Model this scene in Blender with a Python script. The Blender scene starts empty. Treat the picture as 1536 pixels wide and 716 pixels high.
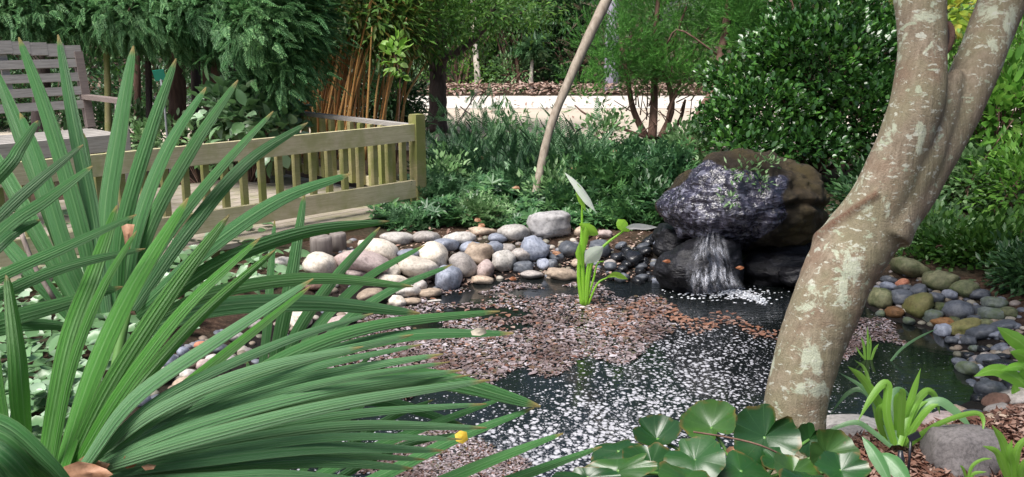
import bpy, math, random
import numpy as np
from mathutils import Vector, noise as mnoise

# ---------------------------------------------------------------- camera, sky, sun
scene = bpy.context.scene
R = math.radians
PITCH = R(13.0); CAMZ = 1.45; FPX = 1385.0
cam = bpy.data.objects.new("camera", bpy.data.cameras.new("camera"))
scene.collection.objects.link(cam)
cam.data.sensor_width = 36.0
cam.data.lens = 36.0 * FPX / 1536.0
cam.data.clip_start = 0.05; cam.data.clip_end = 1000
cam.location = (0, 0, CAMZ)
cam.rotation_euler = (R(90) - PITCH, 0, 0)
scene.camera = cam

SUN_EL, SUN_AZ = R(62), R(-130)          # high soft daylight, azimuth measured from +Y towards +X
world = bpy.data.worlds.new("World"); scene.world = world
world.use_nodes = True
wn = world.node_tree; wn.nodes.clear()
sky = wn.nodes.new('ShaderNodeTexSky'); sky.sky_type = 'NISHITA'; sky.sun_disc = False
sky.sun_elevation = SUN_EL; sky.sun_rotation = SUN_AZ
sky.dust_density = 4.0; sky.air_density = 0.7; sky.ozone_density = 0.6
bg = wn.nodes.new('ShaderNodeBackground'); bg.inputs['Strength'].default_value = 0.09
wo = wn.nodes.new('ShaderNodeOutputWorld')
wn.links.new(sky.outputs[0], bg.inputs[0]); wn.links.new(bg.outputs[0], wo.inputs[0])
sl = bpy.data.lights.new("sun", 'SUN'); sl.energy = 3.2; sl.angle = R(36); sl.color = (1.0, 0.975, 0.94)
so = bpy.data.objects.new("sun", sl); scene.collection.objects.link(so)
sd = Vector((math.sin(SUN_AZ) * math.cos(SUN_EL), math.cos(SUN_AZ) * math.cos(SUN_EL), math.sin(SUN_EL)))
so.rotation_euler = sd.to_track_quat('Z', 'Y').to_euler()
scene.view_settings.view_transform = 'Standard'; scene.view_settings.look = 'None'
scene.view_settings.gamma = 1.0; scene.view_settings.use_curve_mapping = False
scene.view_settings.exposure = 0.9

# ---------------------------------------------------------------- helpers
rng = np.random.default_rng(7); random.seed(7)
COL = scene.collection
cp, sp = math.cos(PITCH), math.sin(PITCH)
FW = np.array([0, cp, -sp]); UP = np.array([0, sp, cp]); RT = np.array([1.0, 0, 0])
CAM = np.array([0, 0, CAMZ])

def at(px, py, d):
    """world point seen at a reference pixel (1536 wide), d metres along the view axis"""
    return CAM + d * (FW + (px - 768) / FPX * RT + (358 - py) / FPX * UP)
def atz(px, py, z):
    v = FW + (px - 768) / FPX * RT + (358 - py) / FPX * UP
    return CAM + v * ((z - CAMZ) / v[2])
def depth(p): return float((np.asarray(p) - CAM) @ FW)
def project(P):
    Q = np.asarray(P) - CAM
    d = Q @ FW
    return np.stack([768 + FPX * (Q @ RT) / d, 358 - FPX * (Q @ UP) / d], -1)
def nrm(v):
    v = np.asarray(v, float); return v / np.maximum(np.linalg.norm(v, axis=-1, keepdims=True), 1e-9)
def smooth(a, b, x):
    t = np.clip((x - a) / (b - a), 0, 1); return t * t * (3 - 2 * t)

class MB:
    """collects vertices and faces; build() links them as ONE mesh object"""
    def __init__(s): s.V = []; s.F = []; s.n = 0; s.UV = []
    def add(s, V, F, UV=None):
        V = np.asarray(V, float).reshape(-1, 3)
        for f in (F if isinstance(F, list) and len(F) and isinstance(F[0], np.ndarray) else [np.asarray(F, int)]):
            s.F.append(f + s.n)
        s.V.append(V); s.n += len(V)
        s.UV.append(np.zeros((len(V), 2)) if UV is None else np.asarray(UV, float))
        return s
    def box(s, c, size, ax=None):
        """box by centre, full size and axes (3 rows)"""
        ax = np.eye(3) if ax is None else np.asarray(ax)
        k = np.array([[i, j, l] for i in (-.5, .5) for j in (-.5, .5) for l in (-.5, .5)]) * np.asarray(size)
        F = np.array([[0, 1, 3, 2], [4, 6, 7, 5], [0, 4, 5, 1], [2, 3, 7, 6], [0, 2, 6, 4], [1, 5, 7, 3]])
        uv = np.stack([k[:, 0] + k[:, 1] * .3, k[:, 2] + k[:, 1] * .3], -1)
        return s.add(np.asarray(c) + k @ ax, F, uv)
    def tube(s, pts, rad, sides=8, cap=True):
        pts = np.asarray(pts, float); n = len(pts)
        rad = np.broadcast_to(np.asarray(rad, float), (n,))
        T = nrm(np.gradient(pts, axis=0)); ref = np.array([0.31, 0.94, 0.13])
        if abs(T[0] @ ref) > .9: ref = np.array([1, 0, 0.2])
        A = nrm(np.cross(T, ref)); B = np.cross(T, A)
        th = np.linspace(0, 2 * np.pi, sides, endpoint=False)
        V = pts[:, None] + rad[:, None, None] * (np.cos(th)[None, :, None] * A[:, None] + np.sin(th)[None, :, None] * B[:, None])
        i = np.arange(n - 1)[:, None] * sides; j = np.arange(sides)[None]; k = (j + 1) % sides
        F = np.stack([i + j, i + k, i + sides + k, i + sides + j], -1).reshape(-1, 4)
        L = np.concatenate([[0], np.cumsum(np.linalg.norm(np.diff(pts, axis=0), axis=1))])
        uv = np.stack([np.broadcast_to(th / 6.283, (n, sides)), np.broadcast_to(L[:, None], (n, sides))], -1).reshape(-1, 2)
        V = V.reshape(-1, 3)
        if cap:
            m = len(V); V = np.vstack([V, pts[0], pts[-1]]); uv = np.vstack([uv, [0, 0], [0, L[-1]]])
            j = np.arange(sides); k = (j + 1) % sides; e = (n - 1) * sides
            tri = np.concatenate([np.stack([k, j, np.full(sides, m)], -1), np.stack([e + j, e + k, np.full(sides, m + 1)], -1)])
            return s.add(V, [F, tri], uv)
        return s.add(V, F, uv)
    def data(s, name, smooth_=True):
        V = np.vstack(s.V); me = bpy.data.meshes.new(name)
        me.vertices.add(len(V)); me.vertices.foreach_set('co', V.astype(np.float32).ravel())
        idx = np.concatenate([f.ravel() for f in s.F]).astype(np.int32)
        tot = np.concatenate([np.full(len(f), f.shape[1]) for f in s.F])
        st = np.concatenate([[0], np.cumsum(tot)[:-1]]).astype(np.int32)
        me.loops.add(len(idx)); me.polygons.add(len(tot))
        me.polygons.foreach_set('loop_start', st); me.loops.foreach_set('vertex_index', idx)
        me.polygons.foreach_set('use_smooth', np.full(len(tot), smooth_))
        me.update(calc_edges=True)
        uvl = me.uv_layers.new(name='UVMap')
        uvl.data.foreach_set('uv', np.vstack(s.UV)[idx].astype(np.float32).ravel())
        return me
    def build(s, name, mat, parent=None, smooth_=True):
        me = s.data(name, smooth_); me.materials.append(mat)
        o = bpy.data.objects.new(name, me); COL.objects.link(o)
        if parent is not None:
            o.parent = parent; o.matrix_parent_inverse = parent.matrix_world.inverted()
        return o

def tag(o, label=None, cat=None, group=None, kind=None):
    for k, v in (('label', label), ('category', cat), ('group', group), ('kind', kind)):
        if v: o[k] = v
    return o
def empty(name, loc, label, cat, group=None):
    o = bpy.data.objects.new(name, None); COL.objects.link(o); o.location = Vector(loc)
    o.empty_display_size = .1; o.matrix_world = o.matrix_world.__class__.Translation(Vector(loc))
    return tag(o, label, cat, group)

def spline(pts, n):
    """Catmull-Rom through the rows of pts, n samples"""
    P = np.asarray(pts, float); m = len(P)
    if m == 2: t = np.linspace(0, 1, n)[:, None]; return P[0] * (1 - t) + P[1] * t
    M = np.gradient(P, axis=0); u = np.linspace(0, m - 1, n); i = np.minimum(u.astype(int), m - 2); t = (u - i)[:, None]
    return ((2*t**3-3*t**2+1)*P[i] + (t**3-2*t**2+t)*M[i] + (-2*t**3+3*t**2)*P[i+1] + (t**3-t**2)*M[i+1])

# ---------------------------------------------------------------- materials
def mat(name):
    m = bpy.data.materials.new(name); m.use_nodes = True
    nt = m.node_tree; nt.nodes.clear()
    return m, nt
def N(nt, t, **kw):
    n = nt.nodes.new(t)
    for k, v in kw.items():
        if k in n.inputs: n.inputs[k].default_value = v
        else: setattr(n, k, v)
    return n
def ramp(nt, fac, stops, interp='LINEAR'):
    r = nt.nodes.new('ShaderNodeValToRGB'); e = r.color_ramp.elements; r.color_ramp.interpolation = interp
    while len(e) < len(stops): e.new(0.5)
    for i, (p, c) in enumerate(stops):
        e[i].position = p; e[i].color = (*c, 1) if not np.isscalar(c) else (c, c, c, 1)
    nt.links.new(fac, r.inputs[0]); return r.outputs[0]
def mix(nt, fac, a, b, mode='MIX'):
    m = nt.nodes.new('ShaderNodeMix'); m.data_type = 'RGBA'; m.blend_type = mode
    for s, v in ((m.inputs[0], fac), (m.inputs[6], a), (m.inputs[7], b)):
        if hasattr(v, 'links'): nt.links.new(v, s)
        else: s.default_value = v if np.isscalar(v) else (*v, 1)
    return m.outputs[2]
def noise_tex(nt, vec, scale, detail=4, rough=.55, dist=0.0):
    n = N(nt, 'ShaderNodeTexNoise', Scale=scale, Detail=detail, Roughness=rough, Distortion=dist)
    if vec is not None: nt.links.new(vec, n.inputs['Vector'])
    return n.outputs['Fac']
def mapping(nt, vec, scale=(1, 1, 1), rot=(0, 0, 0), loc=(0, 0, 0)):
    m = N(nt, 'ShaderNodeMapping', Scale=scale, Rotation=rot, Location=loc); nt.links.new(vec, m.inputs['Vector']); return m.outputs[0]
def math_(nt, op, a, b=0.0, c=None):
    m = nt.nodes.new('ShaderNodeMath'); m.operation = op
    for s, v in zip(m.inputs, (a, b, c if c is not None else 0.0)):
        if hasattr(v, 'links'): nt.links.new(v, s)
        else: s.default_value = v
    return m.outputs[0]
def bump(nt, h, strength=.3, dist=.01):
    b = N(nt, 'ShaderNodeBump', Strength=strength, Distance=dist); nt.links.new(h, b.inputs['Height']); return b.outputs[0]
def finish(nt, col, rough=.6, normal=None, spec=.5, trans=0.0, tcol=None, coat=0.0):
    p = N(nt, 'ShaderNodeBsdfPrincipled'); out = nt.nodes.new('ShaderNodeOutputMaterial')
    def put(s, v):
        if hasattr(v, 'links'): nt.links.new(v, s)
        else: s.default_value = v if np.isscalar(v) else (*v, 1)
    put(p.inputs['Base Color'], col); put(p.inputs['Roughness'], rough); put(p.inputs['Specular IOR Level'], spec)
    p.inputs['Coat Weight'].default_value = coat; p.inputs['Coat Roughness'].default_value = .08
    if normal is not None: nt.links.new(normal, p.inputs['Normal'])
    if trans > 0:
        t = nt.nodes.new('ShaderNodeBsdfTranslucent'); put(t.inputs[0], tcol if tcol is not None else col)
        ms = N(nt, 'ShaderNodeMixShader', Fac=trans)
        nt.links.new(p.outputs[0], ms.inputs[1]); nt.links.new(t.outputs[0], ms.inputs[2]); nt.links.new(ms.outputs[0], out.inputs[0])
    else: nt.links.new(p.outputs[0], out.inputs[0])
    return p
def obj_coord(nt): return nt.nodes.new('ShaderNodeTexCoord').outputs['Object']

def leaf_mat(name, cols, rough=.45, trans=.25, spec=.4, patch=2.2, patchcol=None):
    """leaves: one colour per leaf picked along a ramp, slow drift of hue through the crown"""
    m, nt = mat(name)
    g = nt.nodes.new('ShaderNodeNewGeometry')
    n = len(cols); c = ramp(nt, g.outputs['Random Per Island'], [(i / max(n - 1, 1), cols[i]) for i in range(n)])
    nz = noise_tex(nt, g.outputs['Position'], patch, 2)
    alt = patchcol if patchcol is not None else tuple(x * .6 for x in cols[0])
    f = ramp(nt, nz, [(.42, 0.0), (.66, .75)])
    c = mix(nt, f, c, alt)
    finish(nt, c, rough, None, spec, trans)
    return m

def bark_mat(name, c1, c2, scale=6, stretch=.18, rough=.85, strength=.6, c3=None):
    m, nt = mat(name); v = obj_coord(nt)
    mp = mapping(nt, v, (1, 1, stretch))
    a = noise_tex(nt, mp, scale * 4, 6, .65); b = noise_tex(nt, v, scale, 4)
    c = ramp(nt, a, [(.3, c1), (.7, c2)])
    if c3: c = mix(nt, ramp(nt, b, [(.52, 0.0), (.62, .8)]), c, c3)
    finish(nt, c, rough, bump(nt, a, strength, .01), .25)
    return m

def wood_mat(name, c1, c2, moss=None, mossamt=.5, rough=.8):
    m, nt = mat(name)
    uv = nt.nodes.new('ShaderNodeTexCoord').outputs['UV']; g = nt.nodes.new('ShaderNodeNewGeometry')
    off = N(nt, 'ShaderNodeVectorMath', operation='ADD')
    sc = N(nt, 'ShaderNodeVectorMath', operation='SCALE'); sc.inputs['Scale'].default_value = 9.0
    cmb = nt.nodes.new('ShaderNodeCombineXYZ')
    for k in range(3): nt.links.new(g.outputs['Random Per Island'], cmb.inputs[k])
    nt.links.new(cmb.outputs[0], sc.inputs[0]); nt.links.new(uv, off.inputs[0]); nt.links.new(sc.outputs[0], off.inputs[1])
    grain = noise_tex(nt, mapping(nt, off.outputs[0], (3, 60, 3)), 2.5, 8, .7, .6)
    wide = noise_tex(nt, mapping(nt, off.outputs[0], (1, 5, 1)), 2.5, 4)
    c = ramp(nt, grain, [(.3, c1), (.68, c2)])
    c = mix(nt, ramp(nt, wide, [(.3, .35), (.7, 0.0)]), c, tuple(x * .62 for x in c1))
    if moss:
        mz = noise_tex(nt, g.outputs['Position'], 5.5, 5, .65)
        c = mix(nt, ramp(nt, mz, [(.55 - .25 * mossamt, 0.0), (.75 - .2 * mossamt, .85)]), c, moss)
    finish(nt, c, rough, bump(nt, grain, .35, .004), .25)
    return m

M = {}
M['weathered'] = wood_mat('weathered_wood', (.22, .205, .19), (.46, .435, .405))
M['weathered_brown'] = wood_mat('weathered_brown_wood', (.14, .11, .1), (.28, .23, .21))
M['rail'] = wood_mat('pale_rail_wood', (.42, .365, .22), (.68, .61, .41), (.34, .33, .15), .45)
M['post'] = wood_mat('mossy_post_wood', (.24, .2, .1), (.4, .35, .2), (.17, .19, .05), .8)
M['baluster'] = wood_mat('mossy_baluster_wood', (.26, .23, .1), (.45, .4, .22), (.2, .22, .06), .75)
M['deckboard'] = wood_mat('deck_board_wood', (.26, .22, .18), (.42, .37, .31), (.2, .2, .1), .45)
M['beam'] = wood_mat('mossy_beam_wood', (.22, .18, .07), (.36, .3, .12), (.12, .1, .03), .6)

# ---------------------------------------------------------------- ground, pond, path
POND_PX = [(700, 760), (1000, 720), (1150, 660), (1240, 646), (1330, 634), (1420, 612), (1472, 592), (1452, 560), (1436, 530), (1396, 496),
           (1335, 482), (1300, 462), (1225, 426), (1150, 416), (1080, 414), (985, 420), (930, 424), (860, 414), (735, 420), (650, 442),
           (596, 460), (540, 486), (470, 520), (380, 600), (320, 680), (330, 760)]
POND = np.array([atz(x, y, 0.0)[:2] for x, y in POND_PX])

def pond_sd(P):
    """signed distance to the pond outline, negative inside; P (n,2)"""
    P = np.asarray(P, float); a = POND; b = np.roll(POND, -1, 0)
    best = np.full(len(P), 1e9); inside = np.zeros(len(P), bool)
    for p, q in zip(a, b):
        e = q - p; t = np.clip(((P - p) @ e) / (e @ e), 0, 1)
        best = np.minimum(best, np.linalg.norm(P - p - t[:, None] * e, axis=1))
        c = ((p[1] > P[:, 1]) != (q[1] > P[:, 1]))
        with np.errstate(divide='ignore', invalid='ignore'):
            inside ^= c & (P[:, 0] < (q[0] - p[0]) * (P[:, 1] - p[1]) / (q[1] - p[1]) + p[0])
    return np.where(inside, -best, best)
def height(P):
    P = np.asarray(P, float).reshape(-1, 2); s = pond_sd(P)
    lev = .15 + .05 * smooth(7.5, 11, P[:, 1]) + .05 * smooth(.5, 3, P[:, 0]) * smooth(4.2, 5.2, P[:, 1]) * (1 - smooth(8, 10, P[:, 1]))
    h = np.where(s > 0, lev * smooth(-.03, .5, s) , -.35 * smooth(-.03, .45, -s))
    return h + np.where(s > .3, .012 * np.sin(P[:, 0] * 5.1) * np.sin(P[:, 1] * 4.3 + 1), 0)
def ground_z(x, y): return float(height([[x, y]])[0])
def ground_hit(px, py):
    v = FW + (px - 768) / FPX * RT + (358 - py) / FPX * UP
    t = np.linspace(1.0, 30, 3000); P = CAM + t[:, None] * v
    k = np.argmax(P[:, 2] < height(P[:, :2])); return P[k]

gx = np.concatenate([[-300, -120, -50, -25, -14, -9, -7], np.arange(-5.5, 4.6, .06), [5, 6, 7.5, 10, 16, 30, 60, 150, 300]])
gy = np.concatenate([[-200, -60, -15, -4, -1, 0], np.arange(.4, 8.6, .06), [9, 9.5, 10, 11, 12, 14, 17, 22, 30, 60, 150, 400]])
XX, YY = np.meshgrid(gx, gy); P2 = np.stack([XX.ravel(), YY.ravel()], -1)
nx = len(gx); i = (np.arange(len(gy) - 1)[:, None] * nx + np.arange(nx - 1)[None]).ravel()
m, nt = mat('soil')
pos = nt.nodes.new('ShaderNodeNewGeometry').outputs['Position']
a = noise_tex(nt, pos, 45, 5, .7); b = noise_tex(nt, pos, 2.2, 3)
c = ramp(nt, a, [(.3, (.018, .011, .008)), (.5, (.06, .035, .023)), (.72, (.13, .085, .06))])
c = mix(nt, ramp(nt, b, [(.45, 0.0), (.65, .7)]), c, (.03, .035, .02))
szp = nt.nodes.new('ShaderNodeSeparateXYZ'); nt.links.new(pos, szp.inputs[0]); wetg = N(nt, 'ShaderNodeMapRange'); nt.links.new(math_(nt, 'ADD', szp.outputs[2], math_(nt, 'MULTIPLY', b, .06)), wetg.inputs[0])
wetg.inputs['From Min'].default_value = .10; wetg.inputs['From Max'].default_value = .17; wetg.inputs['To Min'].default_value = .85; wetg.inputs['To Max'].default_value = 0.0
c = mix(nt, wetg.outputs[0], c, (.008, .008, .009)); finish(nt, c, .9, bump(nt, a, .8, .02), .15); M['soil'] = m
g = MB().add(np.column_stack([P2, height(P2)]), np.stack([i, i + 1, i + nx + 1, i + nx], -1)).build('ground', M['soil'])
tag(g, kind='structure')

# path: pale concrete lane and its kerb strip behind the garden
m, nt = mat('path_concrete'); pos = nt.nodes.new('ShaderNodeNewGeometry').outputs['Position']
a = noise_tex(nt, pos, 60, 4); b = noise_tex(nt, pos, 1.3, 4)
c = mix(nt, b, ramp(nt, a, [(.3, (.36, .3, .23)), (.7, (.45, .39, .31))]), (.5, .44, .36)); finish(nt, c, .9, bump(nt, a, .2, .01)); M['path'] = m
m, nt = mat('kerb_concrete'); pos = nt.nodes.new('ShaderNodeNewGeometry').outputs['Position']
a = noise_tex(nt, pos, 40, 4); c = ramp(nt, a, [(.3, (.5, .46, .41)), (.7, (.6, .56, .51))]); finish(nt, c, .9); M['kerb'] = m
def slab(name, x0, x1, y0, y1, z0, z1, m_, nxs=1):
    b = MB()
    xs = np.linspace(x0, x1, nxs + 1)
    for k in range(nxs): b.box(((xs[k] + xs[k + 1]) / 2, (y0 + y1) / 2, (z0 + z1) / 2), (xs[k + 1] - xs[k] - (.012 if nxs > 1 else 0), y1 - y0, z1 - z0))
    o = b.build(name, m_, None, False); return tag(o, kind='structure')
slab('path', -6.5, 14, 9.6, 14.0, .0, .215, M['path'])
slab('kerb', -6.7, 14.9, 14.0, 16.5, .0, .235, M['kerb'], 10)

# ---------------------------------------------------------------- pond water with drifting foam
FOAM = [(800, 655, .54), (760, 690, .56), (900, 640, .6), (980, 610, .56), (860, 600, .44), (1060, 560, .5), (1010, 520, .46), (1100, 600, .46), (1140, 540, .44),
        (1070, 500, .42), (740, 600, .22), (830, 560, .26), (690, 610, .22), (1230, 590, .22), (1290, 590, .24), (1330, 560, .22), (1300, 530, .2), (1390, 540, .2), (1180, 520, .38),
        (1440, 580, .08), (1420, 520, .06), (1200, 460, .14), (1150, 470, .14), (1040, 465, .16), (980, 450, .08), (1250, 500, .1), (1250, 620, .26), (950, 560, .42), (700, 540, .1),
        (680, 460, .0), (800, 480, .0), (880, 430, .0), (560, 560, .1), (1350, 610, .18), (1060, 440, .1), (1000, 660, .5), (1100, 640, .44)]
wx = np.arange(-2.9, 3.3, .03); wy = np.arange(1.6, 6.4, .03)
XX, YY = np.meshgrid(wx, wy); W2 = np.stack([XX.ravel(), YY.ravel()], -1)
Fp = np.array([atz(x, y, 0)[:2] for x, y, _ in FOAM]); Fv = np.array([v for *_, v in FOAM])
D = np.linalg.norm(W2[:, None] - Fp[None], axis=2); wgt = 1 / (D ** 3 + .004); foam = (wgt * Fv).sum(1) / wgt.sum(1)
ripple = np.exp(-(((W2 - atz(1065, 442, 0)[:2]) / np.array([.42, .32])) ** 2).sum(1))
n = len(wx); i = (np.arange(len(wy) - 1)[:, None] * n + np.arange(n - 1)[None]).ravel()
keep = pond_sd(W2[i] + .015) < .12
i = i[keep]
m, nt = mat('pond_water')
geo = nt.nodes.new('ShaderNodeNewGeometry'); pos = geo.outputs['Position']
at1 = N(nt, 'ShaderNodeAttribute', attribute_name='foam'); at2 = N(nt, 'ShaderNodeAttribute', attribute_name='ripple')
wob = N(nt, 'ShaderNodeTexNoise', Scale=14.0, Detail=3.0); nt.links.new(pos, wob.inputs['Vector'])
vs = N(nt, 'ShaderNodeVectorMath', operation='SCALE'); vs.inputs['Scale'].default_value = .035; nt.links.new(wob.outputs['Color'], vs.inputs[0])
va = N(nt, 'ShaderNodeVectorMath', operation='ADD'); nt.links.new(pos, va.inputs[0]); nt.links.new(vs.outputs[0], va.inputs[1])
mp = mapping(nt, va.outputs[0], (1.0, .85, 0))
masks = []
n1 = noise_tex(nt, mapping(nt, pos, (1, 1, 0)), 6.5, 3)
for sc, rad_, sl_, off in ((48, 1.0, 5.5, .66), (92, .85, 4.5, .54)):
    vo = N(nt, 'ShaderNodeTexVoronoi', feature='F1', Scale=sc, Randomness=.82); nt.links.new(mp, vo.inputs['Vector'])
    sxc = nt.nodes.new('ShaderNodeSeparateColor'); nt.links.new(vo.outputs['Color'], sxc.inputs[0])
    lim = math_(nt, 'MULTIPLY', at1.outputs['Fac'], math_(nt, 'ADD', math_(nt, 'MULTIPLY', n1, .75), math_(nt, 'MULTIPLY_ADD', sxc.outputs[0], .42, off - .21)))
    masks.append(math_(nt, 'MULTIPLY', math_(nt, 'SUBTRACT', math_(nt, 'MULTIPLY', lim, rad_), vo.outputs['Distance']), sl_))
fm = math_(nt, 'MAXIMUM', masks[0], masks[1])
wn_ = noise_tex(nt, mapping(nt, va.outputs[0], (1, 1.2, 0)), 42, 1, .4, .3); wide_ = noise_tex(nt, mapping(nt, pos, (1, 1, 0)), 3.1, 2)
wr = math_(nt, 'SUBTRACT', math_(nt, 'MULTIPLY', math_(nt, 'SUBTRACT', math_(nt, 'ADD', at1.outputs['Fac'], math_(nt, 'MULTIPLY', wide_, .3)), .62), .45), math_(nt, 'ABSOLUTE', math_(nt, 'SUBTRACT', wn_, .5)))
fm = math_(nt, 'MAXIMUM', fm, math_(nt, 'MULTIPLY', wr, 18.0))
fmask = N(nt, 'ShaderNodeClamp'); nt.links.new(fm, fmask.inputs[0])
rp = noise_tex(nt, mapping(nt, pos, (16, 42, 1)), 1.0, 4, .6, .5)
rn = noise_tex(nt, mapping(nt, pos, (5, 9, 1)), 1.0, 2)
hh = math_(nt, 'ADD', math_(nt, 'MULTIPLY', rp, math_(nt, 'MULTIPLY_ADD', at2.outputs['Fac'], 7.0, .05)), math_(nt, 'MULTIPLY', rn, .12))
hh2 = math_(nt, 'ADD', hh, math_(nt, 'MULTIPLY', fmask.outputs[0], .25))
wp = N(nt, 'ShaderNodeBsdfPrincipled', Roughness=.04); wp.inputs['Base Color'].default_value = (.006, .008, .008, 1); wp.inputs['Specular IOR Level'].default_value = .5
nt.links.new(bump(nt, hh, .5, .02), wp.inputs['Normal'])
fo = N(nt, 'ShaderNodeBsdfPrincipled', Roughness=.5); nt.links.new(ramp(nt, noise_tex(nt, pos, 70, 3), [(.35, (.26, .26, .29)), (.65, (.52, .52, .55))]), fo.inputs['Base Color'])
nt.links.new(bump(nt, hh2, .5, .01), fo.inputs['Normal'])
ms = N(nt, 'ShaderNodeMixShader'); nt.links.new(fmask.outputs[0], ms.inputs[0]); nt.links.new(wp.outputs[0], ms.inputs[1]); nt.links.new(fo.outputs[0], ms.inputs[2])
out = nt.nodes.new('ShaderNodeOutputMaterial'); nt.links.new(ms.outputs[0], out.inputs[0]); M['water'] = m
me = MB().add(np.column_stack([W2, np.zeros(len(W2))]), np.stack([i, i + 1, i + n + 1, i + n], -1)).data('pond_water')
for nm, arr in (('foam', foam), ('ripple', ripple)):
    at_ = me.attributes.new(nm, 'FLOAT', 'POINT'); at_.data.foreach_set('value', arr.astype(np.float32))
me.materials.append(M['water']); o = bpy.data.objects.new('pond_water', me); COL.objects.link(o); tag(o, kind='structure')

# ---------------------------------------------------------------- rocks
def stone_mat(name, c1, c2, speck=.0, rough=.7, moss=None, spec=.4, fine=60):
    m, nt = mat(name); v = obj_coord(nt); oi = nt.nodes.new('ShaderNodeObjectInfo')
    ad = N(nt, 'ShaderNodeVectorMath', operation='ADD'); nt.links.new(v, ad.inputs[0])
    cmb = nt.nodes.new('ShaderNodeCombineXYZ'); s = math_(nt, 'MULTIPLY', oi.outputs['Random'], 40.0)
    for k in range(3): nt.links.new(s, cmb.inputs[k])
    nt.links.new(cmb.outputs[0], ad.inputs[1]); v = ad.outputs[0]
    a = noise_tex(nt, v, fine, 6, .7); b = noise_tex(nt, v, 9, 4, .6)
    c = mix(nt, ramp(nt, b, [(.3, 0.0), (.7, 1.0)]), c1, c2)
    c = mix(nt, ramp(nt, a, [(.36, .75), (.55, 0.0)]), c, tuple(x * .55 for x in c1))
    c = mix(nt, ramp(nt, a, [(.6, 0.0), (.75, .35)]), c, tuple(min(1, x * 1.35 + .03) for x in c2))
    hs = N(nt, 'ShaderNodeHueSaturation'); nt.links.new(c, hs.inputs['Color'])
    nt.links.new(math_(nt, 'MULTIPLY_ADD', oi.outputs['Random'], .5, .75), hs.inputs['Value']); c = hs.outputs[0]
    if moss:
        mz = noise_tex(nt, v, 14, 5, .65); c = mix(nt, ramp(nt, mz, [(.46, 0.0), (.62, .85)]), c, moss)
    finish(nt, c, rough, bump(nt, math_(nt, 'ADD', a, math_(nt, 'MULTIPLY', b, .6)), .35, .006), spec)
    return m
M['cream'] = stone_mat('cream_stone', (.52, .46, .38), (.68, .62, .54), rough=.75)
M['palegrey'] = stone_mat('pale_grey_stone', (.36, .34, .31), (.52, .49, .46))
M['tan'] = stone_mat('tan_stone', (.3, .23, .17), (.44, .35, .27))
M['warmgrey'] = stone_mat('warm_grey_stone', (.28, .25, .23), (.4, .37, .35))
M['pink'] = stone_mat('pinkish_stone', (.34, .26, .24), (.46, .38, .36))
M['slate'] = stone_mat('slate_stone', (.065, .075, .092), (.13, .14, .16), rough=.5)
M['bluegrey'] = stone_mat('blue_grey_stone', (.17, .19, .24), (.3, .32, .38), rough=.55)
M['dark'] = stone_mat('dark_wet_stone', (.008, .009, .011), (.025, .027, .032), rough=.25, spec=.5)
M['olive'] = stone_mat('olive_stone', (.13, .135, .07), (.22, .215, .12), moss=(.06, .08, .028))
M['oliveyellow'] = stone_mat('olive_yellow_stone', (.15, .14, .05), (.23, .21, .08), moss=(.11, .12, .035))
M['mossy'] = stone_mat('mossy_stone', (.08, .09, .05), (.15, .16, .08), moss=(.05, .08, .025), rough=.9)
M['greengrey'] = stone_mat('green_grey_stone', (.09, .11, .1), (.15, .17, .155), moss=(.09, .12, .06))
M['orange'] = stone_mat('orange_brown_stone', (.16, .08, .03), (.25, .13, .055))
M['brick'] = stone_mat('brick_red_stone', (.32, .12, .07), (.42, .2, .13))
M['redbrown'] = stone_mat('red_brown_stone', (.13, .07, .05), (.22, .13, .1))
M['basalt'] = stone_mat('grey_basalt', (.13, .12, .12), (.22, .2, .2), rough=.9, fine=90)
M['angular'] = stone_mat('grey_angular_rock', (.26, .25, .25), (.42, .41, .41), rough=.85, fine=35)

def ico(sub):
    import bmesh
    b = bmesh.new(); bmesh.ops.create_icosphere(b, subdivisions=sub, radius=1.0)
    V = np.array([v.co[:] for v in b.verts]); F = np.array([[v.index for v in f.verts] for f in b.faces]); b.free(); return V, F
ICO3, ICO4, ICO6 = ico(3), ico(4), ico(6)
CAMAX = np.stack([RT, FW, UP])           # stone axes: across, away, up the picture
def nz3(V, s, seed, oct_=3):
    return np.array([mnoise.fractal(Vector(v) * s + Vector((seed * 3.7, seed * 1.3, seed * 7.1)), 1.0, 2.0, oct_) for v in V])
def pebble(name, px, py, w, h, tilt, mk, label, group, seed, dep=None, rd=None, rough=.1, blocky=0.0, cat='stone', base=None, sub=ICO3):
    """a stone whose outline is w x h reference pixels about (px,py), lying on the ground under it"""
    if dep is None: dep = depth(ground_hit(px, py + .2 * h))
    k = dep / FPX; V, F = sub; V = V.copy()
    if blocky > 0: V = np.sign(V) * np.abs(V) ** (1 - blocky)
    f = 1 + rough * nz3(V, 1.1, seed, 2) + .25 * rough * nz3(V, 2.6, seed + 50, 2)
    if blocky > 0: f += .09 * nz3(V, 3.0, seed + 5, 3)
    V = V * f[:, None]
    r = np.array([w / 2 * k, (rd if rd else .42 * (w + h)) * k, h / 2 * k * 1.03]); t = R(tilt)
    rot = np.array([[math.cos(t), 0, -math.sin(t)], [0, 1, 0], [math.sin(t), 0, math.cos(t)]])
    V = (V * r) @ rot @ CAMAX
    b = MB().add(V, F); o = b.build(name, M[mk]); o.location = Vector(at(px, py, dep))
    return tag(o, label, cat, group)

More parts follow.
